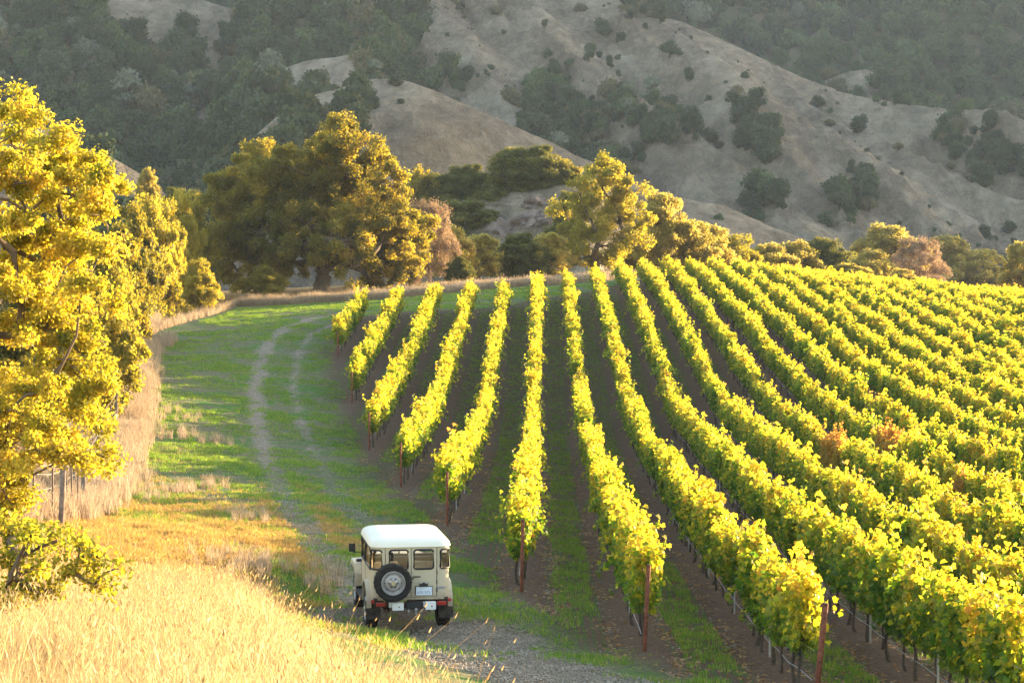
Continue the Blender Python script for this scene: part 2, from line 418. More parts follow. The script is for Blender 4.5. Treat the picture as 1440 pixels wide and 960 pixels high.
# ---------------------------------------------------------------- hills
def fbm(x, y, s, oct=4, seed=0.0):
    v = np.zeros(np.shape(x)); a = 1.0; tot = 0
    r = np.random.default_rng(int(seed * 10) + 5)
    for o in range(oct):
        for k in range(3):
            th = r.uniform(0, math.pi); p = r.uniform(0, 6.28)
            u = x * math.cos(th) + y * math.sin(th)
            w = -x * math.sin(th) + y * math.cos(th)
            v += a * np.sin(u * s + p + 1.4 * np.sin(w * s * 0.7 + p * 2))
        tot += a * 3; a *= 0.5; s *= 2.05
    return v / tot * 1.7
def crest_world(pts):       # (px, py, d) -> crest curve in the world
    A = np.array([pz(*p) for p in pts]); return A[np.argsort(A[:, 0])]
class Hill:
    def __init__(s, name, crest, front, back, step, rough, gully, base=2.0, ext=400, roundness=0.55, seed=1, gdir=0.0, cut=(0, 0), fall=0.9):
        s.name, s.C, s.front, s.back, s.step, s.rough, s.gully, s.base, s.seed, s.rn, s.gdir, s.cut, s.fall = name, crest_world(crest), front, back, step, rough, gully, base, seed, roundness, gdir, cut, fall
        s.x0, s.x1 = s.C[0, 0] - 5, s.C[-1, 0] + 5
        s.y0, s.y1 = s.C[:, 1].min() - ext, s.C[:, 1].max() + 160
    def height(s, x, y):
        yc = np.interp(x, s.C[:, 0], s.C[:, 1]); zc = np.interp(x, s.C[:, 0], s.C[:, 2])
        d = yc - y
        f = s.rn * s.front
        zf = zc - s.front * (np.sqrt(np.maximum(d, 0) ** 2 + (30 * f) ** 2) - 30 * f)      # rounded brow, then an even slope
        zb = zc - s.back * (np.sqrt(np.maximum(-d, 0) ** 2 + 100) - 10)
        z = np.where(d > 0, zf, zb)
        xx = x + s.gdir * d
        amp = sstep(0, 70, np.abs(d))
        g = fbm(xx, d * 0.18, s.gully[0], 4, s.seed)
        g2 = fbm(xx * 1.3, d * 0.22, s.gully[0] * 3.1, 3, s.seed + 8)
        z = z + amp * (s.gully[1] * (1 - 1.6 * np.abs(g)) + 0.26 * s.gully[1] * (1 - 2.2 * np.abs(g2)) + s.rough[1] * fbm(x, y, s.rough[0], 4, s.seed + 3))
        c0, c1 = s.C[s.cut[0]], s.C[-1 - s.cut[1]]
        over = np.maximum(0, c0[0] * np.clip(y / c0[1], 0.3, 1.1) - x) if s.cut[0] >= 0 and c0[0] < 0 else 0 * x
        return z - s.fall * (np.sqrt(over ** 2 + 64) - 8)
    def build(s, mat):
        xs = np.arange(s.x0, s.x1 + s.step, s.step); ys = np.arange(s.y0, s.y1, s.step)
        X, Y = np.meshgrid(xs, ys); Z = s.height(X, Y)
        Z = Z + 0.25 * fbm(X, Y, 0.5, 2, 9)
        keep = Z > s.base - 9
        n = len(xs); q = np.arange(n - 1)[None] + np.arange(len(ys) - 1)[:, None] * n
        q = np.stack([q, q + 1, q + 1 + n, q + n], -1).reshape(-1, 4)
        kv = keep.ravel(); q = q[kv[q].all(1)]
        used = np.unique(q); remap = np.full(X.size, -1); remap[used] = np.arange(len(used))
        me = np_mesh(s.name, np.stack([X, Y, Z], -1).reshape(-1, 3)[used], remap[q], None, mat, smooth=True)
        return tag(obj(s.name, me), kind="structure")

t = NT("dry_hill_grass")
P = t.pos()
sepn = t.n("ShaderNodeSeparateXYZ", ins={0: P})
stre = t.n("ShaderNodeVectorMath", operation='MULTIPLY', ins={0: P}); stre.inputs[1].default_value = (1, 0.35, 1)
a = t.noise(0.035, P, 6, 0.6); b = t.noise(0.28, stre, 6, 0.7, 0.6); e = t.noise(1.3, P, 3, 0.7)
rv = t.n("ShaderNodeVectorMath", operation='MULTIPLY', ins={0: P}); rv.inputs[1].default_value = (1, 0.22, 0.22)
rl = t.noise(0.085, rv, 5, 0.65, 1.2)
f = t.math('ADD', t.math('MULTIPLY', a, 0.30), t.math('ADD', t.math('MULTIPLY', b, 0.30), t.math('MULTIPLY', e, 0.15)))
f = t.math('ADD', f, t.math('MULTIPLY', rl, 0.25))  # relief shading put into the colour: lighter ridges, darker gullies
hc = t.ramp(f, [(0.37, (0.072, 0.058, 0.044)), (0.48, (0.18, 0.146, 0.110)), (0.62, (0.39, 0.325, 0.245))])
M_HILL = t.done(t.principled(hc, 0.95, 0, 0.05, t.bump(t.math('ADD', b, t.math('MULTIPLY', e, 0.5)), 1.0, 3.5)))
t = NT("forest_floor")
P = t.pos()
fc = t.ramp(t.noise(0.05, P, 5), [(0.35, (0.035, 0.04, 0.02)), (0.65, (0.10, 0.085, 0.05))])
M_FLOOR = t.done(t.principled(fc, 0.95, 0, 0.05, t.bump(t.noise(0.3, P, 4), 0.8, 1.0)))

HILL_NEAR = Hill("grassy_hill", [(300, 235, 440), (360, 175, 450), (430, 140, 455), (490, 122, 460), (520, 114, 460), (560, 112, 460), (600, 123, 455), (660, 150, 450),
        (710, 172, 445), (760, 195, 440), (830, 228, 430), (900, 262, 420), (960, 278, 412), (1010, 288, 408), (1080, 318, 400), (1140, 342, 395), (1200, 366, 390), (1290, 400, 385), (1400, 438, 380)],
        0.42, 0.5, 2.2, (0.05, 0.8), (0.065, 8.0), ext=230, seed=1, gdir=0.55, cut=(2, 0), fall=0.5)
HILL_SPUR = Hill("grassy_spur", [(290, 330, 590), (320, 200, 585), (345, 130, 580), (375, 112, 578), (402, 98, 576), (430, 87, 575), (455, 84, 572), (480, 80, 570), (498, 78, 568), (512, 88, 566), (530, 112, 564), (560, 150, 560), (600, 200, 555)],
        0.40, 0.5, 3.0, (0.05, 0.8), (0.06, 2.2), ext=260, seed=2, gdir=0.3, cut=(2, 0), fall=0.7)
HILL_MID = Hill("grassy_mountain", [(400, -120, 960), (500, -120, 960), (600, -85, 940), (700, -50, 900), (800, -16, 860), (870, 8, 830), (917, 23, 815), (960, 33, 800), (1027, 63, 780), (1080, 88, 765), (1130, 112, 752),
        (1190, 133, 742), (1260, 147, 735), (1330, 155, 730), (1357, 164, 728), (1390, 177, 724), (1440, 188, 718), (1520, 200, 712), (1700, 240, 700), (1900, 300, 690)],
        0.40, 0.6, 3.0, (0.022, 3.0), (0.028, 15.0), ext=420, seed=3, gdir=-0.35, cut=(2, 0), fall=0.8)
HILL_KNOB = Hill("grassy_knob", [(1050, 160, 905), (1110, 135, 900), (1150, 118, 895), (1185, 103, 890), (1215, 98, 890), (1245, 112, 890), (1270, 135, 890), (1330, 175, 890)],
        0.45, 0.6, 4.0, (0.04, 1.0), (0.05, 1.5), ext=120, seed=4)
HILL_LEFT = Hill("wooded_hill", [(-1300, 100, 900), (-700, 20, 860), (-300, -30, 820), (-80, -20, 790), (60, -28, 775), (165, -26, 765), (210, -20, 760), (260, -6, 755), (300, 6, 750), (335, 18, 745), (370, -5, 760), (450, -50, 800), (560, -90, 840), (640, -60, 860), (700, 40, 850)],
        0.45, 0.6, 4.0, (0.018, 5.0), (0.022, 10.0), ext=470, seed=5, gdir=0.25)
HILL_BENCH = Hill("grassy_bench", [(-60, 170, 330), (20, 175, 330), (80, 182, 330), (120, 200, 330), (170, 228, 330), (200, 246, 330), (235, 275, 325), (270, 305, 320), (310, 345, 315)],
        0.42, 0.4, 2.5, (0.04, 1.0), (0.05, 1.4), ext=130, seed=6)
M1 = [(-1600, -150, 1700), (-900, -190, 1650), (-200, -230, 1600), (400, -250, 1560), (900, -240, 1500), (1200, -220, 1450), (1500, -210, 1400), (1800, -230, 1330), (2200, -300, 1360)]
HILL_BACK = Hill("forested_mountain", M1, 0.5, 0.5, 9.0, (0.01, 14.0), (0.016, 17.0), ext=800, seed=7, gdir=0.3)
HILL_SIDE = Hill("shade_ridge", [(2000, -200, 1400), (2700, -150, 1390), (3050, -90, 1400), (3250, 120, 1400), (3400, 300, 1400)],
        0.9, 0.5, 9.0, (0.01, 8.0), (0.016, 10.0), ext=420, seed=11)  # unseen ridge out of view, added and shaped to keep sun off the hills
KNOLL = Hill("oak_knoll", [(540, 420, 262), (580, 330, 262), (620, 292, 262), (660, 280, 262), (700, 275, 262), (750, 266, 260), (790, 262, 260), (820, 266, 260), (860, 290, 262), (910, 330, 262), (980, 380, 262), (1060, 420, 262)],
        0.72, 0.4, 1.0, (0.16, 0.7), (0.2, 0.8), ext=60, seed=8)
for hl, m in ((HILL_NEAR, M_HILL), (HILL_SPUR, M_HILL), (HILL_MID, M_HILL), (HILL_KNOB, M_HILL), (HILL_LEFT, M_HILL), (HILL_BENCH, M_HILL), (KNOLL, M_HILL), (HILL_BACK, M_FLOOR), (HILL_SIDE, M_FLOOR)):
    hl.build(m)
HILLS = [HILL_NEAR, HILL_SPUR, HILL_MID, HILL_KNOB, HILL_LEFT, HILL_BENCH, HILL_BACK]

def inpoly(px, py, poly):
    poly = np.asarray(poly, float); c = np.zeros(np.shape(px), bool)
    j = len(poly) - 1
    for i in range(len(poly)):
        xi, yi = poly[i]; xj, yj = poly[j]
        cond = ((yi > py) != (yj > py)) & (px < (xj - xi) * (py - yi) / (yj - yi + 1e-12) + xi)
        c ^= cond; j = i
    return c
# ---------------------------------------------------------------- scatter: one stuff object that places shapes at points
def scatter(name, protos, pos, idx, rotz, scl, tilt=None, label=None, cat=None, parent=None, group=None):
    """protos: list of meshes; the object holds one vertex per plant and instances the shapes on them"""
    pos = np.asarray(pos, float); n = len(pos)
    pc = bpy.data.collections.new(name + "_shapes")
    for k, me in enumerate(protos):
        po = bpy.data.objects.new("%s_shape_%02d" % (name, k), me); pc.objects.link(po)
    me = bpy.data.meshes.new(name)
    me.vertices.add(n); me.vertices.foreach_set("co", pos.astype(np.float32).ravel())
    rot = np.zeros((n, 3)); rot[:, 2] = rotz
    if tilt is not None: rot[:, :2] = tilt
    scl = np.asarray(scl, float)
    if scl.ndim == 1: scl = np.repeat(scl[:, None], 3, 1)
    for k, a in (("rot", rot), ("scl", scl)):
        at = me.attributes.new(k, 'FLOAT_VECTOR', 'POINT'); at.data.foreach_set("vector", a.astype(np.float32).ravel())
    at = me.attributes.new("idx", 'INT', 'POINT'); at.data.foreach_set("value", np.asarray(idx, dtype=np.int32))
    ng = bpy.data.node_groups.new(name + "_scatter", 'GeometryNodeTree')
    ng.interface.new_socket("Geometry", in_out='INPUT', socket_type='NodeSocketGeometry')
    ng.interface.new_socket("Geometry", in_out='OUTPUT', socket_type='NodeSocketGeometry')
    N, L = ng.nodes, ng.links
    gi = N.new("NodeGroupInput"); go = N.new("NodeGroupOutput")
    ci = N.new("GeometryNodeCollectionInfo"); ci.inputs["Collection"].default_value = pc
    ci.inputs["Separate Children"].default_value = True; ci.inputs["Reset Children"].default_value = True
    ip = N.new("GeometryNodeInstanceOnPoints"); ip.inputs["Pick Instance"].default_value = True
    def na(nm, typ):
        a = N.new("GeometryNodeInputNamedAttribute"); a.data_type = typ; a.inputs["Name"].default_value = nm
        return [o for o in a.outputs if o.enabled and o.name == "Attribute"][0]
    L.new(gi.outputs[0], ip.inputs["Points"]); L.new(ci.outputs[0], ip.inputs["Instance"])
    L.new(na("idx", 'INT'), ip.inputs["Instance Index"])
    L.new(na("rot", 'FLOAT_VECTOR'), ip.inputs["Rotation"]); L.new(na("scl", 'FLOAT_VECTOR'), ip.inputs["Scale"])
    L.new(ip.outputs[0], go.inputs[0])
    o = obj(name, me, parent)
    md = o.modifiers.new("scatter", 'NODES'); md.node_group = ng
    tag(o, label, cat, group, "stuff")
    return o

# ---------------------------------------------------------------- grapevines
M_VINE = leaf_mat("vine_leaf",
    [(0.0, (0.035, 0.085, 0.014)), (0.40, (0.085, 0.155, 0.022)), (0.62, (0.26, 0.235, 0.03)), (0.86, (0.46, 0.33, 0.045)), (0.95, (0.40, 0.19, 0.05)), (1.0, (0.22, 0.09, 0.04))],
    [(0.0, (0.10, 0.24, 0.012)), (0.22, (0.26, 0.40, 0.02)), (0.45, (0.72, 0.63, 0.03)), (0.65, (0.95, 0.70, 0.035)), (0.88, (0.95, 0.60, 0.05)), (1.0, (0.65, 0.28, 0.05))], 0.55)
M_VINE_R = leaf_mat("vine_leaf_turning",
    [(0.0, (0.06, 0.10, 0.02)), (0.3, (0.28, 0.20, 0.04)), (0.6, (0.38, 0.17, 0.05)), (1.0, (0.24, 0.07, 0.035))],
    [(0.0, (0.5, 0.5, 0.03)), (0.4, (0.75, 0.42, 0.05)), (1.0, (0.65, 0.2, 0.05))], 0.5)
M_BARK = simple_mat("vine_bark", (0.085, 0.060, 0.045), 0.95, bump=0.6, scale=14, var=0.3)
M_RUST = simple_mat("rusted_steel", (0.19, 0.060, 0.030), 0.85, spec=0.3, bump=0.3, scale=18, var=0.35)
M_WIRE = simple_mat("galvanised_wire", (0.42, 0.40, 0.38), 0.5, metal=0.3)
M_HOSE = simple_mat("irrigation_hose", (0.30, 0.28, 0.28), 0.6)
M_GRAPE = simple_mat("grape_skin", (0.022, 0.020, 0.055), 0.45, spec=0.5, var=0.3)

def vine_foliage(seed, n=1750, turning=False):
    r = np.random.default_rng(seed)
    L = 0.86
    k1, k2, k3 = r.uniform(0, 6, 3)
    top = lambda y: 1.72 + 0.13 * np.sin(y * 4.2 + k1) + 0.08 * np.sin(y * 9 + k2)
    low = lambda y: 0.74 + 0.12 * np.sin(y * 5 + k3)
    wid = lambda y, z: 0.205 + 0.07 * np.sin(y * 5.5 + z * 4 + k2) + 0.05 * np.sin(y * 11 + z * 7 + k1)
    m = int(n * 0.66)
    y = r.uniform(-L, L, m); u = r.uniform(0, 1, m); sgn = r.choice([-1, 1], m)
    z = np.empty(m); x = np.empty(m); nx = np.zeros((m, 3))
    tp = u < 0.27
    z[tp] = top(y[tp]) + r.normal(0, 0.06, tp.sum()); x[tp] = r.uniform(-1, 1, tp.sum()) * wid(y[tp], z[tp]) * 0.95
    nx[tp] = (0, 0, 0.9)
    sd_ = ~tp
    zz = low(y[sd_]) + (top(y[sd_]) - low(y[sd_])) * r.uniform(0, 1, sd_.sum()) ** 0.85
    z[sd_] = zz; w = wid(y[sd_], zz) * np.clip(1.0 - 0.35 * np.clip((1.0 - zz) / 0.4, 0, 1), 0.4, 1)
    depth = 1 - np.abs(r.normal(0, 0.28, sd_.sum()))
    x[sd_] = sgn[sd_] * w * depth
    nx[sd_, 0] = sgn[sd_] * 0.9; nx[sd_, 2] = 0.35
    P_ = [np.c_[x, y, z]]; N_ = [nx]
    mi = n - m                                    # the leafy inside that stops the light
    yi = r.uniform(-L, L, mi); zi = low(yi) + 0.05 + (top(yi) - low(yi) - 0.12) * r.uniform(0, 1, mi)
    P_.append(np.c_[r.normal(0, 0.09, mi), yi, zi]); N_.append(np.tile((1.2, 0, 0), (mi, 1)))
    for s in range(r.integers(6, 9)):            # shoots sticking up and out
        y0 = r.uniform(-L, L); up = r.uniform(0, 1) < 0.7
        k = r.integers(10, 18); tt = np.linspace(0, 1, k)
        if up:
            ln = r.uniform(0.22, 0.68); dx, dy = r.normal(0, 0.16, 2)
            pts = np.c_[r.normal(0, .14) + dx * tt, y0 + dy * tt, top(np.array([y0]))[0] + ln * tt - 0.05]
        else:
            sg = r.choice([-1, 1]); ln = r.uniform(0.2, 0.45); z0 = r.uniform(1.0, 1.65)
            pts = np.c_[sg * (0.25 + ln * tt), y0 + r.normal(0, 0.15) * tt, z0 + 0.12 * tt - 0.35 * tt ** 2]
        pts = pts + r.normal(0, 0.03, pts.shape)
        P_.append(pts); N_.append(np.tile((0, 0, 0.3), (k, 1)))
    pos = np.concatenate(P_); nn = np.concatenate(N_)
    size = r.uniform(0.065, 0.125, len(pos))
    v, f, li = leaf_cloud(pos, size, LEAF_V, LEAF_VF, 0.2, r, nn)
    rnd = np.clip(0.25 + 0.20 * r.normal(0, 1, len(pos)) + 0.12 * np.sin(pos[:, 1] * 3 + k1) + 0.28 * (pos[:, 2] - 1.3) + (r.uniform(0, 1, len(pos)) > 0.93) * 0.4, 0, 1)  # leaf colour yellows with height, painting in the sunlit row tops
    return np_mesh("foliage", v, f, {"rnd": rnd[li]}, M_VINE_R if turning else M_VINE)
def vine_trunk(seed):
    r = np.random.default_rng(seed + 100)
    tz = np.linspace(-0.05, 0.86, 6)
    tr = np.c_[np.cumsum(r.normal(0, 0.02, 6)), np.cumsum(r.normal(0, 0.025, 6)), tz]; tr[0, :2] *= 0
    paths = [(tr, np.array([0.045, 0.036, 0.032, 0.03, 0.034, 0.036]))]
    for sg in (-1, 1):
        yy = np.linspace(0, 0.7, 5)
        paths.append((np.c_[tr[-1, 0] + r.normal(0, 0.012, 5), tr[-1, 1] + sg * yy, 0.84 + r.normal(0, 0.015, 5) + 0.03], np.linspace(0.03, 0.016, 5)))
        for q in range(3):
            y0 = tr[-1, 1] + sg * r.uniform(0.1, 0.65)
            paths.append((np.array([[0, y0, 0.86], [r.normal(0, .04), y0 + r.normal(0, .03), 1.2], [r.normal(0, .1), y0 + r.normal(0, .06), 1.7]]), np.array([0.009, 0.007, 0.004])))
    v, f = tube_mesh(paths, 5)
    return np_mesh("trunk", v, f, None, M_BARK, smooth=True)
def grape_mesh(seed):
    r = np.random.default_rng(seed); bm = bmesh.new()
    for k in range(26):
        h = r.uniform(0, 1); w = 0.055 * (1 - h * 0.8)
        a = r.uniform(0, 6.28)
        bmesh.ops.create_icosphere(bm, subdivisions=1, radius=0.013, matrix=Matrix.Translation((w * math.cos(a), w * math.sin(a), -0.16 * h)))
    me = bpy.data.meshes.new("grape_cluster"); bm.to_mesh(me); bm.free(); me.materials.append(M_GRAPE)
    for p in me.polygons: p.use_smooth = True
    return me
NF = 8
FOL = [vine_foliage(20 + k) for k in range(NF)] + [vine_foliage(60 + k, turning=True) for k in range(2)]
TRK = [vine_trunk(k) for k in range(4)]
GRP = [grape_mesh(k) for k in range(2)]
ORD = "first second third fourth fifth sixth seventh eighth ninth tenth eleventh twelfth thirteenth fourteenth fifteenth sixteenth seventeenth eighteenth nineteenth twentieth".split()
ROWN = {1: "leftmost row", 2: "second row from the left", 3: "third row from the left", 4: "fourth row from the left", 5: "fifth row from the left",
        6: "sixth row from the left", 7: "seventh row from the left", 8: "eighth row from the left"}
for i in range(9, NROWS + 1): ROWN[i] = (ORD[i - 1] if i <= 20 else "far right") + (" row from the left" if i <= 20 else " rows")
row_ang = -math.atan(0.016)
VS = 1.36
vines = []
for i in range(1, NROWS + 1):
    ys = np.arange(ROW_START[i] + 1.15, ROW_END[i] - 0.3, VS)
    ys = ys[(rng.uniform(0, 1, len(ys)) < 0.975) | (np.arange(len(ys)) < 2)]      # a few vines are missing
    for k, y in enumerate(ys): vines.append((i, k, y))
VI = np.array([(i, k, y, rowX(i, y) + rng.normal(0, 0.05)) for i, k, y in vines])
vz = H(VI[:, 3], VI[:, 2]) + 0.05
slope = np.arctan((H(VI[:, 3], VI[:, 2] + 0.7) - H(VI[:, 3], VI[:, 2] - 0.7)) / 1.4)
spx, spy = project(VI[:, 3], VI[:, 2], vz + 1.2)
inview = (spx > -10) & (spx < 1450) & (spy < 1000)
# patches where the leaves are turning orange
tp_ = np.zeros(len(VI), bool)
for (a, b, rad) in [(1180, 630, 18), (1245, 650, 22), (1365, 680, 14), (1000, 655, 9), (1250, 740, 10)]:
    tp_ |= np.hypot(spx - a, (spy - b)) < rad
ordr = np.lexsort((VI[:, 2], ~inview))
solo = set(ordr[:300].tolist())
TENS = {20: "twenty", 30: "thirty", 40: "forty", 50: "fifty", 60: "sixty"}
def ordinal(n):
    if n <= 20: return ORD[n - 1]
    t_, u_ = n // 10 * 10, n % 10
    return (TENS[t_][:-1] + "ieth") if u_ == 0 else TENS[t_] + "-" + ORD[u_ - 1]
rank = {}
for i in range(1, NROWS + 1):
    for n_, q in enumerate([q for q in range(len(VI)) if VI[q, 0] == i and inview[q]]): rank[q] = n_ + 1
# a vine whose neighbours are solo keeps its ordinal in the row
vf = rng.integers(0, NF, len(VI)); vf = np.where(tp_, NF + rng.integers(0, 2, len(VI)), vf)
vsc = np.clip(rng.normal(1.0, 0.10, len(VI)), 0.78, 1.22)
vrz = row_ang + rng.choice([0, math.pi], len(VI)) + rng.normal(0, 0.05, len(VI))
for q in sorted(solo, key=lambda q: (VI[q, 0], VI[q, 1])):
    i, k, y, x = int(VI[q, 0]), int(VI[q, 1]), VI[q, 2], VI[q, 3]
    e = empty("grapevine", (x, y, vz[q]), vrz[q])
    flip = math.cos(vrz[q]) < 0
    e.rotation_euler = (-slope[q] if flip else slope[q], 0, vrz[q]); e.scale = (vsc[q], 1.0, vsc[q])
    nth = k + 1 if i <= 8 else rank[q]
    if i <= 8: lab = "%s grapevine from the near end post in the %s" % (ordinal(nth), ROWN[i])
    else: lab = "%s grapevine from the picture edge in the %s%s" % (ordinal(nth), ROWN[i], ", leaves turning orange" if tp_[q] else "")
    tag(e, lab, "grapevine", "grapevines of the %s" % ROWN[i])
    o = obj("foliage", FOL[vf[q]], e); o["kind"] = "stuff"
    obj("trunk", TRK[q % 4], e)
    if nth <= 4 and i in (5, 6, 7, 8) or y < 36:
        for g in range(4):
            go_ = obj("grape_cluster", GRP[g % 2], e, (rng.choice([-1, 1]) * rng.uniform(0.05, 0.2), rng.uniform(-0.6, 0.6), rng.uniform(0.72, 0.9))); go_["kind"] = "stuff"
rest = np.array([q for q in range(len(VI)) if q not in solo])
flip = np.cos(vrz[rest]) < 0
fol_trunk = []
for k in range(len(FOL)):       # far vines: foliage and trunk in one shape
    bm = bmesh.new(); bm.from_mesh(FOL[k]); n0 = len(bm.faces); bm.from_mesh(TRK[k % 4]); bm.faces.ensure_lookup_table()
    for f in bm.faces[n0:]: f.material_index = 1
    me = bpy.data.meshes.new("far_vine"); bm.to_mesh(me); bm.free()
    me.materials.append(FOL[k].materials[0]); me.materials.append(M_BARK); fol_trunk.append(me)
scatter("grapevines", fol_trunk, np.c_[VI[rest, 3], VI[rest, 2], vz[rest]], vf[rest], vrz[rest],
        np.c_[vsc[rest] * (1 + 0.25 * sstep(90, 150, VI[rest, 2]) + 0.35 * sstep(12, 34, VI[rest, 3])), np.ones(len(rest)), vsc[rest]], np.c_[np.where(flip, -slope[rest], slope[rest]), np.zeros(len(rest))],
        "bright yellow vine rows covering the far half of the hillside", "vineyard")

# a small block of vines beyond the right end of the vineyard
fy_, fx_ = np.meshgrid(np.arange(328, 352, 4.0), np.arange(66, 96, 1.3)); fx_, fy_ = fx_.ravel(), fy_.ravel(); nfv = len(fx_)
scatter("far_vineyard", fol_trunk[:NF], np.c_[fx_, fy_, H(fx_, fy_)], rng.integers(0, NF, nfv), np.full(nfv, math.pi / 2), np.full(nfv, 1.1), None,
        "narrow strip of green vines far off at the right, in front of the trees", "vineyard")
# end posts, line posts, wires and hoses
def post_mesh(name, h, r0, mat, sides=10):
    v, f = tube_mesh([(np.array([[0, 0, -0.3], [0, 0, 0.5], [0, 0, h - 0.006], [0, 0, h], [0, 0, h]]), np.array([r0, r0, r0, r0 * 0.85, 0.001]))], sides)
    return np_mesh(name, v, f, None, mat)
PM = post_mesh("end_post", 1.72, 0.042, M_RUST)
NEARTO = {1: "at the near end of the leftmost vine row", 2: "at the near end of the second vine row from the left",
          3: "at the near end of the third vine row from the left", 4: "at the near end of the fourth vine row, beyond the truck",
          5: "just right of the truck roof at the row end", 6: "standing before the narrow vine row right of the truck",
          7: "standing alone in the foreground soil right of the truck", 8: "at the bottom edge under the big yellow vines"}
EPH = {6: (0.02, 0), 7: (0.05, -0.03), 8: (0.09, 0.04)}
for i in range(1, 9):
    y = ROW_START[i] - 0.15; x = rowX(i, y)
    o = obj("end_post", PM, None, (x, y, Hs(x, y)))
    dx, dy = EPH.get(i, (0.0, 0.0)); o.rotation_euler = (dy, dx, 0)
    if i == 8: o.scale = (1.15, 1.15, 0.95)
    tag(o, "rust brown post " + NEARTO[i], "post", "end posts of the vine rows")
LPM = post_mesh("line_post", 1.75, 0.022, M_WIRE, 6)
for i in range(1, 14):
    ys = np.arange(ROW_START[i] + 6.2, min(ROW_END[i], 85), 7.0)
    for k, y in enumerate(ys):
        x = rowX(i, y)
        px, py = project(x, y, Hs(x, y))
        if px > 1440 or py > 1000: continue
        o = obj("line_post", LPM, None, (x, y, Hs(x, y)))
        tag(o, "%s thin grey steel post along the %s" % (ORD[k], ROWN[i]), "post", "steel posts of the %s" % ROWN[i])
for i in range(1, 21):
    ys = np.arange(ROW_START[i] - 0.1, ROW_END[i], 1.5); xs = rowX(i, ys); zs = H(xs, ys)
    sag = 0.02 * np.sin(ys * 2.1 + i)
    v, f = tube_mesh([(np.c_[xs - 0.05, ys, zs + 0.42 + sag], 0.010)], 4)
    o = obj("irrigation_hose", np_mesh("irrigation_hose", v, f, None, M_HOSE))
    tag(o, "thin grey hose strung low under the %s" % ROWN[i].replace("row", "vine row", 1), "hose", "hoses under the vine rows")
    v, f = tube_mesh([(np.c_[xs + s_, ys, zs + hh + 0 * sag], 0.004) for s_, hh in ((0, 0.86), (0.1, 1.25), (-0.1, 1.25), (0, 1.6))], 3)
    o = obj("trellis_wire", np_mesh("trellis_wire", v, f, None, M_WIRE))
    tag(o, "steel wires carrying the vines of the %s" % ROWN[i], "wire", "trellis wires of the vine rows")
# ---------------------------------------------------------------- woods on the hills
M_WOOD = [leaf_mat("hill_oak_leaf", [(0, (0.013, 0.026, 0.018)), (0.5, (0.026, 0.046, 0.031)), (1, (0.068, 0.092, 0.056))], [(0, (0.04, 0.07, 0.02)), (1, (0.12, 0.14, 0.04))], 0.25, ow=0.5, spec=0.04),
          leaf_mat("hill_laurel_leaf", [(0, (0.018, 0.038, 0.020)), (0.5, (0.040, 0.072, 0.034)), (1, (0.095, 0.135, 0.065))], [(0, (0.06, 0.10, 0.02)), (1, (0.16, 0.20, 0.05))], 0.25, ow=0.5, spec=0.04),
          leaf_mat("hill_grey_pine_leaf", [(0, (0.05, 0.07, 0.055)), (1, (0.17, 0.20, 0.16))], [(0, (0.08, 0.10, 0.06)), (1, (0.16, 0.18, 0.12))], 0.25, ow=0.5, spec=0.04),
          leaf_mat("hill_brush_leaf", [(0, (0.055, 0.06, 0.03)), (1, (0.14, 0.13, 0.075))], [(0, (0.06, 0.07, 0.03)), (1, (0.15, 0.14, 0.06))], 0.25, ow=0.5, spec=0.04)]
def crown_mesh(seed, mat, n=1000, tall=1.0, card=0.17):
    """a small far crown of unit radius: several leafy lobes round a dark inside"""
    r = np.random.default_rng(seed); C_ = []; 
    for k in range(r.integers(5, 9)):
        a = r.uniform(0, 6.28); q = r.uniform(0.15, 0.62)
        C_.append((q * math.cos(a), q * math.sin(a), tall * r.uniform(0.25, 1.15), r.uniform(0.32, 0.55)))
    C_.append((0, 0, tall * 0.9, 0.5))
    C_ = np.array(C_); w = C_[:, 3] ** 2; k = r.choice(len(C_), n, p=w / w.sum())
    dr = ang_dir(n, r); dr[:, 2] = np.where(dr[:, 2] < -0.3, -dr[:, 2], dr[:, 2])
    rad = C_[k, 3] * np.clip(r.normal(0.95, 0.13, n), 0.4, 1.25)
    pos = C_[k, :3] + dr * rad[:, None]
    v, f, li = leaf_cloud(pos, r.uniform(0.6, 1.2, n) * card, LEAF_Q * np.array([1.5, 1, 1]), LEAF_QF, 0.4, r, dr * 1.1)
    rnd = np.clip(r.normal(0.5, 0.17, n) + 0.25 * np.sin(k * 2.4), 0, 1)[li]
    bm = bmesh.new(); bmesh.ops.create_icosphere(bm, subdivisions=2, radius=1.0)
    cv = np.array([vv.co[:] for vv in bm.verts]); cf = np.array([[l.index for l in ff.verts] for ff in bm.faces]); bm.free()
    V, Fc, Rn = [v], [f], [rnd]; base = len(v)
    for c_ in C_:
        V.append(cv * c_[3] * 0.70 + c_[:3]); Fc.append(cf + base); base += len(cv); Rn.append(np.full(len(cv), 0.12))  # lobe cores coloured dark, painting the shade inside the crown
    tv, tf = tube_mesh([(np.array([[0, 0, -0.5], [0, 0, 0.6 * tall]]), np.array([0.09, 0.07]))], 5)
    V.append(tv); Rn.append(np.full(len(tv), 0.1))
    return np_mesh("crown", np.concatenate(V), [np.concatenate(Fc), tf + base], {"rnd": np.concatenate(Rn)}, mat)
CROWNS = [crown_mesh(1, M_WOOD[0]), crown_mesh(2, M_WOOD[0]), crown_mesh(3, M_WOOD[1]), crown_mesh(4, M_WOOD[1]), crown_mesh(5, M_WOOD[2], tall=1.7), crown_mesh(6, M_WOOD[3], tall=0.8), crown_mesh(7, M_WOOD[0], tall=1.3)]

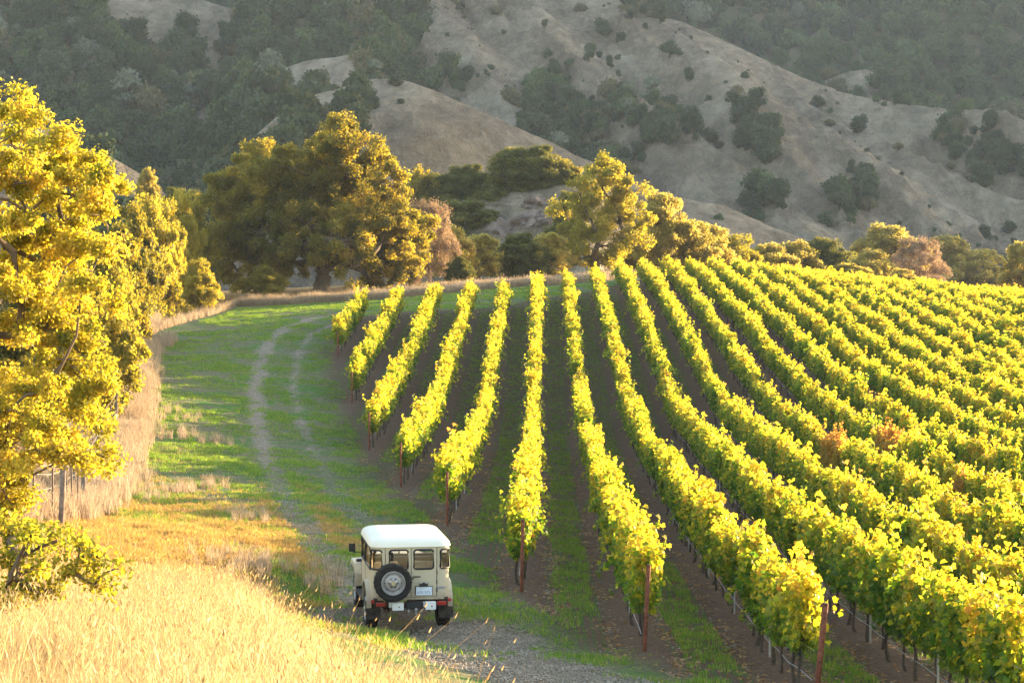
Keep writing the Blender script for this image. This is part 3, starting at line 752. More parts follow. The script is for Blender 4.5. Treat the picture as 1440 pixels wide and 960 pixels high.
OPEN_LEFT = [[(140, -60), (335, -60), (350, 30), (330, 44), (300, 78), (255, 78), (212, 56), (180, 40), (150, 14)],
             [(262, 80), (335, 72), (330, 108), (280, 116)],
             [(20, 90), (90, 84), (110, 110), (50, 122)],
             [(270, 140), (310, 136), (330, 196), (300, 216), (270, 180)],
             [(520, -20), (580, -20), (570, 20), (530, 26)]]
WOOD_MID = [[(560, 110), (620, 96), (660, 104), (690, 86), (730, 66), (765, 66), (785, 104), (800, 134), (860, 122), (905, 142), (975, 156), (988, 190), (940, 196), (900, 214), (872, 232), (885, 256), (960, 284), (1110, 300), (1240, 378), (1140, 380), (1000, 320), (900, 280), (700, 190), (560, 130)],
            [(1040, 152), (1072, 146), (1092, 196), (1112, 232), (1102, 300), (1062, 312), (1050, 250)],
            [(1194, 222), (1228, 228), (1236, 256), (1208, 300), (1160, 312), (1172, 262)],
            [(1310, 176), (1380, 160), (1440, 200), (1520, 200), (1520, 245), (1400, 238), (1336, 228)],
            [(860, -60), (1000, -60), (960, 24), (912, 14), (868, 4)],
            [(560, -80), (600, -80), (598, 40), (560, 60)]]
GAP_MID = [[(632, 136), (650, 132), (742, 168), (742, 178), (690, 160)], [(700, 118), (735, 112), (748, 128), (712, 134)], [(835, 178), (880, 168), (905, 198), (860, 212)], [(600, -80), (700, -80), (700, 62), (668, 90), (625, 80), (598, 40)]]
WOOD_NEAR = [[(470, 138), (508, 128), (530, 118), (538, 132), (518, 150), (528, 175), (505, 195), (490, 240), (440, 240), (400, 260), (300, 300), (300, 230), (430, 160)]]
WOOD_SPUR = [[(280, 100), (385, 120), (395, 140), (372, 170), (380, 220), (280, 330)], [(440, 128), (500, 124), (560, 120), (560, 240), (430, 240), (400, 190)], [(508, 78), (520, 84), (540, 112), (530, 118), (512, 96)]]
def any_in(px, py, polys):
    m = np.zeros(len(px), bool)
    for p in polys: m |= inpoly(px, py, p)
    return m
WPT = []
def seed_wood(hill, n, rule, smin, smax, win=(-160, 1600, -120, 470)):
    r = np.random.default_rng(hill.seed + 40)
    x = r.uniform(hill.x0, hill.x1, n); y = r.uniform(hill.y0, hill.y1, n)
    z = hill.height(x, y); px, py = project(x, y, z + 2.5)
    k = (z > -2) & (px > win[0]) & (px < win[1]) & (py > win[2]) & (py < win[3])
    yc = np.interp(x, hill.C[:, 0], hill.C[:, 1]); k &= (y - yc) < 40
    js = 0.25 if hill in (HILL_SPUR, HILL_NEAR) else (0.55 if hill is HILL_MID else 1.0)
    jx = px + js * 16 * fbm(x, y, 0.05, 3, 31) + r.normal(0, 5, n) * js; jy = py + js * 12 * fbm(x, y, 0.06, 3, 32) + r.normal(0, 4, n) * js
    k &= rule(jx, jy, x, y, r)
    x, y, z = x[k], y[k], z[k]; m = len(x)
    WPT.append(np.c_[x, y, z - 0.5, r.uniform(smin, smax, m) * r.choice([0.55, 0.8, 1, 1, 1.25, 1.5], m), r.integers(0, len(CROWNS), m), r.uniform(0, 6.28, m)])
def r_left(px, py, x, y, r): return ~any_in(px, py, OPEN_LEFT) | (r.uniform(0, 1, len(px)) < 0.02)
def r_mid(px, py, x, y, r):
    a = any_in(px, py, WOOD_MID) & ~any_in(px, py, GAP_MID)
    f = fbm(x, y, 0.03, 3, 77)
    g = fbm(x, y, 0.045, 3, 55)
    return (a & (f > -0.5) & (r.uniform(0, 1, len(px)) < 0.9)) | ((r.uniform(0, 1, len(px)) < 0.035) & (g > 0.30) & (py > 60))
def r_near(px, py, x, y, r): return any_in(px, py, WOOD_NEAR)
def r_spur(px, py, x, y, r): return any_in(px, py, WOOD_SPUR)
def r_bench(px, py, x, y, r): return (px > 60) & (py > 225 + (px - 60) * 0.45) & (r.uniform(0, 1, len(px)) < 0.7)
def r_all(px, py, x, y, r): return np.ones(len(px), bool)
seed_wood(HILL_LEFT, 24000, r_left, 3.0, 4.8)
seed_wood(HILL_MID, 34000, r_mid, 1.2, 3.6)
r_scrub = lambda px, py, x, y, r: (fbm(x, y, 0.06, 3, 66) > 0.18) & (r.uniform(0, 1, len(px)) < 0.5)
seed_wood(HILL_MID, 6000, r_scrub, 0.4, 1.3)
seed_wood(HILL_NEAR, 300, r_scrub, 0.3, 0.9)
seed_wood(HILL_NEAR, 4200, r_near, 2.4, 3.8)
seed_wood(HILL_SPUR, 5200, r_spur, 2.6, 4.2)
seed_wood(HILL_BENCH, 1200, r_bench, 2.0, 3.4)
seed_wood(HILL_BACK, 30000, r_all, 4.0, 7.0, (-200, 1640, -140, 260))
seed_wood(HILL_KNOB, 900, lambda px, py, x, y, r: (py > 128) & (px > 1165) | (px > 1245) | (px < 1165), 3.0, 5.0)
WPT = np.concatenate(WPT)
pidx = WPT[:, 4].astype(int)
pick = rng.uniform(0, 1, len(pidx)); clump = fbm(WPT[:, 0], WPT[:, 1], 0.02, 3, 21)
pidx = np.where(clump > 0.25, rng.choice([2, 3, 2, 6], len(pidx)), np.where(clump < -0.3, rng.choice([0, 1, 5, 6], len(pidx)), pidx))
pidx = np.where((pidx == 4) & (pick > 0.35), 0, pidx)
scl = np.c_[WPT[:, 3], WPT[:, 3], WPT[:, 3] * rng.uniform(0.85, 1.25, len(WPT))]
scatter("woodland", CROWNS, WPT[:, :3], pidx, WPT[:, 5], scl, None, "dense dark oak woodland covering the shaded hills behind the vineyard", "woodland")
print("woodland", len(WPT))

# single trees that stand alone on the grassy slopes
def hill_hit(px, py, hills):
    best = None
    d = np.linspace(250, 1700, 4000); x = (px - CX) / FP * d; z = -(py - HY) / FP * d
    for h in hills:
        ok = (x > h.x0) & (x < h.x1) & (d > h.y0)
        k = np.nonzero(ok & (h.height(x, d) > z))[0]
        if len(k) and (best is None or d[k[0]] < best[1]): best = (x[k[0]], d[k[0]], z[k[0]])
    return best
LONE = [(850, 52, 17, 0, "large dark oak standing alone high on the grassy slope near the top edge"), (874, 60, 11, 1, "smaller oak below and right of the big lone oak near the top"),
        (887, 26, 10, 1, "small oak on the ridge crest beside the grassy skyline"), (765, 38, 7, 0, "tiny dark lone tree above the centre of the slope"),
        (695, 22, 13, 5, "brownish round shrub near the top edge, leftmost lone tree on the bare slope"), (815, 18, 12, 5, "faint brown shrub near the top edge"),
        (800, 95, 9, 2, "green lone oak right of the wooded hollow"), (1205, 188, 18, 0, "big dark round oak alone on the right grassy slope"),
        (1150, 152, 12, 0, "small flat oak just under the ridge line on the right"), (1166, 178, 10, 5, "dull brown shrub left of the big round oak"),
        (1262, 210, 9, 5, "low brown shrub right of the big round oak"), (1058, 60 + 88, 9, 1, "little oak at the head of the narrow wooded gully"),
        (1420, 328, 12, 0, "dark lone tree low on the slope at the right edge"), (1180, 128, 13, 1, "dark oak in front of the small grassy knob"), (1398, 175, 8, 2, "small oak where the ridge meets the right edge")]
for px, py, rp, k, lab in LONE:
    hh = hill_hit(px, py, [HILL_MID, HILL_KNOB, HILL_NEAR])
    if hh is None: continue
    s = rp / FP * hh[1]
    o = obj("oak_tree", CROWNS[k], None, (hh[0], hh[1], hh[2] - 0.15 * s)); o.scale = (s, s, s * 0.95); o.rotation_euler = (0, 0, px)
    tag(o, lab, "tree", "lone trees on the grassy slopes")
for px, py, rp, lab in [(505, 122, 14, "dark oak on the brow of the near grassy hill, left of its top"), (556, 122, 13, "dark oak right on the summit of the near grassy hill"), (520, 106, 10, "small dark oak behind the brow of the near grassy hill")]:
    hh = hill_hit(px, py, [HILL_NEAR])
    if hh is None: hh = pz(px, py, 460)
    s = rp / FP * hh[1]
    o = obj("oak_tree", CROWNS[0], None, (hh[0], hh[1], hh[2] - 0.2 * s)); o.scale = (s, s, s * 0.8); o.rotation_euler = (0, 0, px)
    tag(o, lab, "tree", "oaks on the brow of the near hill")

# ---------------------------------------------------------------- trees of the valley
M_TRUNK = simple_mat("oak_bark", (0.12, 0.085, 0.058), 0.95, bump=0.8, scale=3, var=0.3)
M_TRUNK_PALE = simple_mat("pale_bark", (0.34, 0.25, 0.17), 0.9, bump=0.6, scale=5, var=0.25)
M_GOLD = leaf_mat("golden_oak_leaf", [(0, (0.025, 0.038, 0.012)), (0.5, (0.065, 0.078, 0.022)), (0.85, (0.17, 0.15, 0.036)), (1, (0.28, 0.20, 0.05))],
                  [(0, (0.14, 0.16, 0.02)), (0.5, (0.55, 0.43, 0.03)), (1, (0.90, 0.62, 0.05))], 0.45)
M_EVER = leaf_mat("live_oak_leaf", [(0, (0.025, 0.045, 0.014)), (0.6, (0.07, 0.09, 0.028)), (1, (0.15, 0.13, 0.04))],
                  [(0, (0.10, 0.13, 0.02)), (0.6, (0.30, 0.27, 0.03)), (1, (0.50, 0.36, 0.04))], 0.4)
M_NEARL = leaf_mat("yellow_oak_leaf", [(0, (0.05, 0.075, 0.016)), (0.35, (0.16, 0.17, 0.028)), (0.7, (0.30, 0.24, 0.045)), (0.92, (0.46, 0.33, 0.09)), (1, (0.30, 0.12, 0.04))],
                   [(0, (0.32, 0.36, 0.025)), (0.5, (0.75, 0.60, 0.035)), (0.9, (0.90, 0.62, 0.07)), (1, (0.5, 0.2, 0.05))], 0.5)
M_PINK = leaf_mat("bare_twig_leaf", [(0, (0.16, 0.11, 0.08)), (1, (0.36, 0.25, 0.17))], [(0, (0.35, 0.22, 0.12)), (1, (0.6, 0.4, 0.22))], 0.35)
M_LIME = leaf_mat("lime_leaf", [(0, (0.08, 0.09, 0.02)), (1, (0.24, 0.20, 0.04))], [(0, (0.40, 0.36, 0.03)), (1, (0.80, 0.62, 0.05))], 0.5)

def skeleton(r, base, lobes, r0, split, sway=0.10):
    """limbs from the trunk foot to the middle of every leafy lobe"""
    base = np.array(base, float)
    nodes = [base + (split - base) * q + (r.normal(0, sway, 3) * (q > 0) * (q < 1)) for q in np.linspace(0, 1, 5)]
    parent = [-1, 0, 1, 2, 3]
    order = np.argsort([np.linalg.norm(np.array(l[:3]) - split) for l in lobes])
    tips = []
    for k in order:
        c = np.array(lobes[k][:3], float)
        N_ = np.array(nodes[3:]); dd = np.linalg.norm(N_ - c, axis=1) + 0.9 * np.maximum(0, N_[:, 2] - c[2])
        j = int(np.argmin(dd)) + 3
        a = nodes[j]; L = np.linalg.norm(c - a); m = max(2, int(L / 0.9)); m = min(m, 9)
        bend = ang_dir(1, r)[0] * L * 0.13 + np.array([0, 0, L * 0.08]); prev = j
        for s in range(1, m + 1):
            q = s / m
            nodes.append(a + (c - a) * q + bend * math.sin(q * math.pi) + r.normal(0, 0.04 * L / m, 3)); parent.append(prev); prev = len(nodes) - 1
        tips.append((k, prev))
    cnt = np.zeros(len(nodes))
    for k, tpi in tips:
        w = lobes[k][3] ** 2; j = tpi
        while j >= 0: cnt[j] += w; j = parent[j]
    rad = r0 * (cnt / cnt[0]) ** 0.5; rad = np.maximum(rad, r0 * 0.05)
    rad[0] *= 1.35
    ch = {}
    for i, p in enumerate(parent): ch.setdefault(p, []).append(i)
    paths = []
    stack = [(0, None)]
    while stack:
        i, frm = stack.pop(); path = [] if frm is None else [(nodes[frm], min(rad[frm], rad[i] * 1.15))]
        while True:
            path.append((nodes[i], rad[i])); c = ch.get(i, [])
            if not c: break
            c = sorted(c, key=lambda q: -cnt[q])
            for o_ in c[1:]: stack.append((o_, i))
            i = c[0]
        paths.append((np.array([p for p, _ in path]), np.array([q for _, q in path])))
    return paths
def twigs(r, lobes, n_per, ln, r1):
    out = []
    for l in lobes:
        c = np.array(l[:3]); 
        for k in range(max(2, int(n_per * l[3] ** 2))):
            d = ang_dir(1, r)[0]; d[2] = abs(d[2]) * 0.6 - 0.1
            e = c + d * l[3] * r.uniform(0.6, 0.98)
            m = (c + e) / 2 + r.normal(0, 0.12 * l[3], 3)
            out.append((np.array([c, m, e]), np.array([r1 * 1.6, r1, r1 * 0.4])))
    return out
def crown_leaves(r, lobes, leaf, cover, clump=0.9, fill=0.18, flat=0.85):
    """leaf clumps over the shell of each lobe, some inside; gaps between the clumps"""
    P_, N_, T_ = [], [], []
    LB = np.array([l[:4] for l in lobes])
    for l in lobes:
        c = np.array(l[:3]); R_ = l[3]; cl = clump * min(1.0, max(0.55, R_ / 2.0)) if clump > 0.5 else clump
        m = max(5, int(5.0 * (R_ / cl) ** 2))
        d = ang_dir(m, r); d[:, 2] = np.where((d[:, 2] < -0.45) & (r.uniform(0, 1, m) < 0.7), -d[:, 2], d[:, 2])
        cc = c + d * R_ * r.uniform(0.62, 1.02, m)[:, None]; cc[r.uniform(0, 1, m) < fill] = c + d[:1] * R_ * 0.4
        rr = cl * r.uniform(0.35, 0.8, m)
        per = (cover * 4 * math.pi * R_ ** 2 / (0.42 * leaf * leaf)) / m
        for q in range(m):
            k = max(6, int(per * r.uniform(0.6, 1.4)))
            off = r.normal(0, 0.5, (k, 3)); off[:, 2] *= flat
            nn = np.linalg.norm(off, axis=1)[:, None]; off = off / np.maximum(nn, 1.0)
            P_.append(cc[q] + off * rr[q]); N_.append(np.tile(d[q] * 0.5 + (0, 0, 0.3), (k, 1))); T_.append(np.full(k, r.normal(0, 0.17)))
    P_ = np.concatenate(P_); N_ = np.concatenate(N_); T_ = np.concatenate(T_)
    return P_, N_, T_
def tree_meshes(seed, lobes, base, r0, split, leaf, cover, mat, bark, shape=LEAF_Q, faces=LEAF_QF, clump=0.9, sides=7, tw=2.0, tone=0.45, flat=0.85):
    r = np.random.default_rng(seed)
    v, f = tube_mesh(skeleton(r, base, lobes, r0, np.array(split, float)) + twigs(r, lobes, tw, 1.0, r0 * 0.05), sides)
    tm = np_mesh("trunk", v, f, None, bark, smooth=True)
    P_, N_, T_ = crown_leaves(r, lobes, leaf, cover, clump, flat=flat)
    v, f, li = leaf_cloud(P_, r.uniform(0.7, 1.25, len(P_)) * leaf, shape, faces, 0.25, r, N_)
    rnd = np.clip(tone + T_ + r.normal(0, 0.14, len(P_)), 0, 1)
    return tm, np_mesh("crown", v, f, {"rnd": rnd[li]}, mat)
def plant_tree(name, meshes, loc, rz, sc, label, cat, group, shrub=False):
    e = empty(name, loc, rz); e.scale = sc if hasattr(sc, "__len__") else (sc, sc, sc)
    tag(e, label, cat, group)
    obj("trunk" if not shrub else "stem", meshes[0], e); c = obj("crown" if not shrub else "foliage", meshes[1], e)
    return e
def px_lobes(pix, d, spread, r, base):
    """lobes given as (px, py, radius px) around distance d, pushed to and fro in depth; relative to base"""
    out = []
    for a, b, q in pix:
        dd = d + r.uniform(-spread, spread); x, y, z = pz(a, b, dd)
        out.append((x - base[0], y - base[1], z - base[2], q / FP * dd))
    return out
# big valley oak behind the field
rr = np.random.default_rng(3)
ox, oy = (452 - CX) / FP * 178, 178.0; ob = (ox, oy, Hs(ox, oy) - 0.1)
OAK = [(478, 196, 26), (505, 212, 24), (460, 222, 26), (528, 236, 24), (545, 262, 24), (490, 250, 32), (440, 250, 30), (405, 236, 24), (372, 228, 24), (352, 248, 26), (322, 268, 26), (300, 300, 24),
       (345, 290, 32), (395, 280, 34), (450, 292, 36), (505, 296, 38), (555, 300, 34), (585, 326, 26), (575, 350, 28), (535, 342, 36), (480, 340, 38), (420, 336, 36), (365, 330, 34), (318, 338, 30), (292, 350, 22),
       (325, 372, 22), (360, 368, 24), (405, 372, 24), (500, 374, 26), (545, 378, 26), (580, 384, 18), (300, 380, 14), (520, 392, 16), (390, 392, 12)]
lob = [(a, b, c, q * 1.28) for a, b, c, q in px_lobes(OAK, 178, 5.0, rr, ob) + px_lobes([(430, 318, 40), (500, 326, 40), (380, 310, 34), (330, 392, 14), (560, 396, 12), (470, 215, 24), (415, 262, 34), (455, 258, 34), (370, 268, 34), (520, 268, 36), (345, 322, 34), (550, 330, 38), (470, 350, 34), (400, 350, 32)], 178, 3.0, rr, ob)]
big = tree_meshes(11, lob, (0, 0, 0), 0.75, (0.3, 0, 2.6), 0.22, 2.1, M_GOLD, M_TRUNK, clump=1.1, sides=9, tone=0.42)
plant_tree("oak_tree", big, ob, 0, 1, "huge spreading oak with golden edges behind the mown field", "tree", None)
# bright tree right of centre
gx_, gy_ = (838 - CX) / FP * 205, 205.0; gb = (gx_, gy_, Hs(gx_, gy_) - 0.1)
GT = [(850, 240, 18), (868, 248, 16), (832, 250, 16), (815, 272, 20), (850, 272, 26), (885, 278, 22), (795, 300, 20), (830, 308, 30), (872, 312, 30), (902, 318, 18), (800, 336, 22), (840, 345, 32), (885, 350, 26), (815, 365, 18), (865, 372, 18), (780, 352, 16), (905, 345, 16)]
gl = [(a, b, c, q * 1.2) for a, b, c, q in px_lobes(GT, 205, 3.5, rr, gb)]
gtm = tree_meshes(12, gl, (0, 0, 0), 0.35, (0, 0, 2.2), 0.26, 1.5, M_LIME, M_TRUNK, clump=1.2, sides=7, tone=0.42)
plant_tree("cottonwood_tree", gtm, gb, 0, 1, "tall airy golden tree at the centre behind the vine row tops", "tree", None)
# near tree that leans in from the left edge
NT_ = [(28, 132, 14), (12, 165, 24), (40, 178, 24), (20, 205, 34), (66, 205, 28), (92, 196, 18), (100, 232, 30), (60, 245, 38), (130, 236, 22), (150, 262, 24), (110, 275, 34), (20, 260, 38), (-30, 220, 50),
       (40, 300, 40), (88, 315, 36), (140, 300, 28), (150, 270, 24),  (-20, 320, 50), (10, 350, 40), (60, 370, 40), (110, 360, 34), (150, 345, 22), (30, 425, 40), (75, 415, 36), (120, 410, 28), (158, 430, 14), (-20, 440, 46),
       (20, 470, 30), (66, 465, 34), (104, 468, 26), (90, 505, 32), (118, 530, 26), (70, 550, 34), (140, 548, 16), (15, 575, 34), (50, 590, 34), (105, 590, 32), (135, 600, 20), (10, 630, 40), (60, 640, 38), (110, 640, 30), (150, 642, 18), (160, 662, 10),
       (30, 680, 30), (20, 730, 28), (-30, 560, 60), (-40, 680, 60), (10, 770, 26), (50, 765, 24), (85, 770, 22), (118, 775, 22), (148, 795, 16), (40, 805, 20), (75, 800, 18), (125, 815, 16), (10, 815, 22), (30, 880, 12), (10, 850, 14), (160, 810, 8), (-30, 790, 40)]
nb = (-13.6, 32.5, Hs(-13.6, 32.5) - 0.1)
nl = [(a, b, c, q * 1.25 * rr.uniform(0.75, 1.2)) for a, b, c, q in px_lobes(NT_, 33.5, 2.0, rr, nb)]
LOWB = [(10, 745, 22), (45, 752, 22), (80, 762, 22), (112, 768, 20), (140, 785, 18), (160, 800, 12), (20, 790, 24), (60, 796, 22), (100, 806, 20), (132, 822, 16), (40, 826, 18), (75, 832, 16), (10, 830, 20), (5, 862, 14), (28, 880, 12), (150, 830, 10)]
nlb = [(-2.6, 0.5, 5.0, 1.4)] + [l for l, s in zip(nl, NT_) if s[1] < 735] + [(-2.5 + 3 * math.cos(a), 1 + 3.5 * math.sin(a), 6.0 + 2.0 * math.sin(a * 3), 1.6) for a in np.linspace(0, 6, 9)]
ntm = tree_meshes(13, nlb, (0, 0, 0), 0.20, (0.6, 0.1, 2.6), 0.070, 1.35, M_NEARL, M_TRUNK, LEAF_O, LEAF_OF, clump=0.36, sides=6, tw=14.0, tone=0.45, flat=0.75)
plant_tree("oak_tree", ntm, nb, 0, 1, "bright yellow oak leaning in over the left edge of the picture", "tree", None)

sb = (-7.6, 21.5, Hs(-7.6, 21.5) - 0.1)
sl_ = [(a, b, c, q * 1.12) for a, b, c, q in px_lobes(LOWB, 21.5, 0.6, rr, sb)]
stm = tree_meshes(14, sl_ + [(0.2, 0, 1.3, 0.5)], (0, 0, 0), 0.09, (0.3, 0, 0.9), 0.062, 1.0, M_NEARL, M_TRUNK, LEAF_O, LEAF_OF, clump=0.26, sides=6, tw=16.0, tone=0.30)
plant_tree("young_oak", stm, sb, 0, 1, "low olive oak boughs at the lower left edge, above the straw grass", "tree", None)

# variants used for the other trees, about 10 m tall and 9 m wide
def variant(seed, mat, bark, leaf=0.28, cover=1.7, n=15, hgt=9.0, rad=4.2, bare=False):
    r = np.random.default_rng(seed); L = []; n = int(n * 1.5)
    for k in range(n):
        u = (k + 0.5) / n; z = hgt * (0.16 + 0.74 * u) + r.normal(0, 0.4)
        q = rad * math.sin(math.pi * min(1, 0.30 + 0.66 * u)) * r.uniform(0.35, 0.85); a = k * 2.4 + r.normal(0, 0.4)
        L.append((q * math.cos(a), q * math.sin(a), z, r.uniform(1.3, 2.1) * rad / 4.2))
    return tree_meshes(seed, L, (0, 0, -0.3), 0.28, (r.normal(0, .3), 0, hgt * 0.24), leaf, cover, mat, bark, clump=1.25 if not bare else 1.2, sides=6, tw=2.2 if not bare else 9.0, tone=0.45)
M_SUNLIT_OAK = leaf_mat("sunlit_oak_leaf", [(0, (0.06, 0.065, 0.022)), (0.5, (0.16, 0.145, 0.045)), (1, (0.36, 0.28, 0.10))], [(0, (0.38, 0.32, 0.05)), (0.5, (0.74, 0.58, 0.10)), (1, (0.95, 0.74, 0.18))], 0.5)  # paler copy of the golden leaf, sunlight glow put into its colour
VAR = {"tan": [variant(81, M_SUNLIT_OAK, M_TRUNK), variant(82, M_SUNLIT_OAK, M_TRUNK, n=19), variant(83, M_SUNLIT_OAK, M_TRUNK, n=12)], "gold": [variant(31, M_GOLD, M_TRUNK), variant(32, M_GOLD, M_TRUNK, n=19), variant(33, M_GOLD, M_TRUNK, n=12)],
       "ever": [variant(41, M_EVER, M_TRUNK, n=18), variant(42, M_EVER, M_TRUNK)],
       "lime": [variant(51, M_LIME, M_TRUNK, n=16), variant(52, M_LIME, M_TRUNK, n=20)],
       "pink": [variant(61, M_PINK, M_TRUNK_PALE, leaf=0.20, cover=0.5, bare=True)],
       "airy": [variant(71, M_GOLD, M_TRUNK, cover=1.0, n=13)]}
# (px of the foot, py of the foot or None = on the ground, distance, width px, height px, kind, name, label)
TREES = [
 (150, None, 104, 90, 185, "lime", "oak_tree", "bright golden tree showing right of the leaning yellow oak"),
 (186, None, 132, 76, 170, "gold", "oak_tree", "tall olive gold tree just above the wooden fence corner posts"),
 (230, None, 160, 64, 150, "lime", "oak_tree", "yellow tree between the dark hollow and the huge oak"),
 (270, None, 172, 54, 130, "gold", "oak_tree", "dark gold tree touching the left side of the huge oak"),
 (100, None, 120, 110, 190, "gold", "oak_tree", "brown gold tree deep behind the leaning yellow oak"),
 (20, None, 74, 150, 190, "gold", "oak_tree", "shady tree behind the left edge of the picture"),
 (128, None, 88, 130, 190, "lime", "oak_tree", "dense golden oak behind the fence, just right of the yellow leaning oak"),
 (60, None, 95, 120, 200, "ever", "oak_tree", "darker oak seen in gaps of the yellow leaning oak"),
 (208, None, 150, 76, 165, "lime", "oak_tree", "golden oak with dark hollow, first right of the fence corner"),
 (252, None, 168, 62, 150, "lime", "oak_tree", "bright orange yellow tree left of the huge spreading oak"),
 (170, None, 120, 80, 170, "gold", "oak_tree", "golden tree rising behind the fence corner"),
 (280, None, 158, 46, 70, "lime", "bush", "yellow bush under the left limbs of the huge oak"),
 (232, None, 152, 44, 66, "gold", "bush", "low golden bush at the left end of the tall pale grass"),
 (372, None, 172, 52, 44, "lime", "bush", "rounded yellow bush beneath the huge spreading oak"),
 (208, 300, 225, 29, 63, "tan", "young_oak", "thin sapling standing above the left tree tops"),
 (250, 330, 240, 69, 63, "ever", "oak_tree", "small dark tree peeping left of the huge oak"),
 (603, None, 186, 62, 118, "pink", "bare_tree", "pinkish nearly bare tree at the right flank of the huge oak"),
 (628, None, 192, 69, 76, "tan", "oak_tree", "tan bushy tree right of the pinkish bare tree"),
 (672, None, 196, 75, 66, "tan", "oak_tree", "low golden tree left of the dark hollow below the knoll"),
 (646, None, 182, 36, 26, "ever", "bush", "small dark green bush behind the left vine row ends"),
 (705, None, 200, 64, 50, "tan", "bush", "tan bush with dark shade just left of the centre tall tree"),
 (736, None, 198, 64, 62, "ever", "bush", "dark green bush left of the airy golden tree"),
 (768, None, 200, 75, 66, "tan", "oak_tree", "low golden oak touching the left side of the airy golden tree"),
 (800, 372, 240, 50, 98, "ever", "oak_tree", "dark tree standing behind the airy golden tree, right of the rock"),
 (932, None, 212, 80, 126, "tan", "oak_tree", "open golden oak with dark forked limbs right of the airy tree"),
 (972, None, 214, 69, 96, "tan", "oak_tree", "reddish gold tree with thin crown behind the vine tops"),
 (905, None, 216, 69, 85, "tan", "oak_tree", "bushy gold tree between the airy tree and the forked oak"),
 (998, None, 226, 69, 92, "tan", "oak_tree", "brown gold oak left of the yellow domed tree"),
 (1030, None, 230, 80, 77, "lime", "oak_tree", "yellow domed tree left of the far tree line"),
 (1075, None, 236, 82, 70, "tan", "oak_tree", "olive gold tree right of the yellow domed tree"),
 (1118, None, 240, 75, 74, "tan", "oak_tree", "rounded olive tree in the middle of the right tree line"),
 (1158, None, 244, 73, 78, "ever", "oak_tree", "darker tree with two crowns in the right tree line"),
 (1195, None, 240, 66, 47, "tan", "bush", "rounded tan bush at the edge of the vines on the right"),
 (1222, None, 262, 69, 63, "tan", "oak_tree", "small gold tree in the dip of the right tree line"),
 (1250, None, 300, 110, 100, "tan", "oak_tree", "broad brown gold oak behind the pink bare tree"),
 (1290, None, 268, 64, 85, "pink", "bare_tree", "pink nearly bare tree above the dark brush pile"),
 (1332, None, 372, 92, 93, "tan", "oak_tree", "spiky topped gold tree right of the pink bare tree"),
 (1374, None, 372, 96, 74, "tan", "oak_tree", "wide gold tree beyond the little far vineyard"),
 (1402, None, 372, 50, 44, "ever", "bush", "dark green bush at the end of the little far vineyard"),
 (1437, None, 252, 71, 85, "tan", "oak_tree", "gold tree at the right edge of the picture"),
 (1268, None, 255, 46, 38, "tan", "bush", "orange bush left of the pink bare tree"),
 (1312, None, 262, 39, 31, "pink", "bush", "pinkish bush right of the pink bare tree"),
]
KNO = [(592, 292, 262, 44, 62, "airy", "tan airy tree at the left shoulder of the knoll"), (625, 322, 262, 60, 76, "ever", "dark oak on the left flank of the knoll"),
       (662, 300, 262, 56, 66, "ever", "olive oak on the knoll, left of the golden topped pair"), (690, 330, 258, 50, 70, "ever", "shaded oak on the knoll above the dark hollow"),
       (722, 285, 261, 62, 74, "ever", "broad oak on the knoll with a golden top"), (758, 284, 260, 64, 76, "ever", "golden edged oak crowning the knoll above the rock"),
       (792, 286, 260, 44, 58, "gold", "gold oak at the right end of the knoll trees"), (655, 345, 250, 70, 62, "ever", "dark tree low on the left flank of the knoll"),
       (610, 350, 255, 60, 60, "ever", "shadowed tree below the left shoulder of the knoll")]
for px, py, d, w, h, kind, name, lab in TREES + [(a, b, c, w * 1.3, h, k, "oak_tree", l) for a, b, c, w, h, k, l in KNO]:
    x = (px - CX) / FP * d
    if py is None: z = Hs(x, d)
    else:
        z = -(py - HY) / FP * d
        if name == "oak_tree" and (px, py) not in [(250, 330)]:
            z = min(z, float(KNOLL.height(np.array([x]), np.array([float(d)]))[0]) - 0.3)
            z = max(z, Hs(x, d))
    top = -((py if py is not None else project(x, d, z)[1]) - h - HY) / FP * d
    sx = (w / FP * d) / 6.8; sz = max(0.25, (top - z) / 9.3)
    arr = VAR[kind]; vv = arr[int(px) % len(arr)]
    plant_tree(name, vv, (x, d, z - 0.05), (px * 1.7) % 6.28, (sx, sx, sz), lab, "bush" if name == "bush" else "tree",
               "bushes around the vineyard" if name == "bush" else ("trees on the rocky knoll" if (px, py) in [(k[0], k[1]) for k in KNO] else "trees beyond the vineyard"))
# ---------------------------------------------------------------- grasses
M_STRAW = leaf_mat("dry_grass_blade", [(0, (0.17, 0.095, 0.04)), (0.4, (0.33, 0.23, 0.11)), (1, (0.54, 0.44, 0.27))], [(0, (0.38, 0.23, 0.08)), (0.5, (0.58, 0.43, 0.20)), (1, (0.80, 0.67, 0.40))], 0.45, spec=0.35, rough=0.4, ow=0.4)
M_LOWG = leaf_mat("low_field_grass", [(0, (0.09, 0.11, 0.02)), (0.15, (0.19, 0.13, 0.04)), (0.5, (0.34, 0.18, 0.06)), (1, (0.50, 0.33, 0.14))], [(0, (0.3, 0.34, 0.03)), (0.2, (0.5, 0.34, 0.07)), (1, (0.85, 0.52, 0.18))], 0.45)
M_FAWN = leaf_mat("fawn_grass_blade", [(0, (0.17, 0.12, 0.08)), (0.5, (0.36, 0.28, 0.20)), (1, (0.52, 0.43, 0.32))], [(0, (0.30, 0.20, 0.12)), (1, (0.65, 0.50, 0.34))], 0.4)
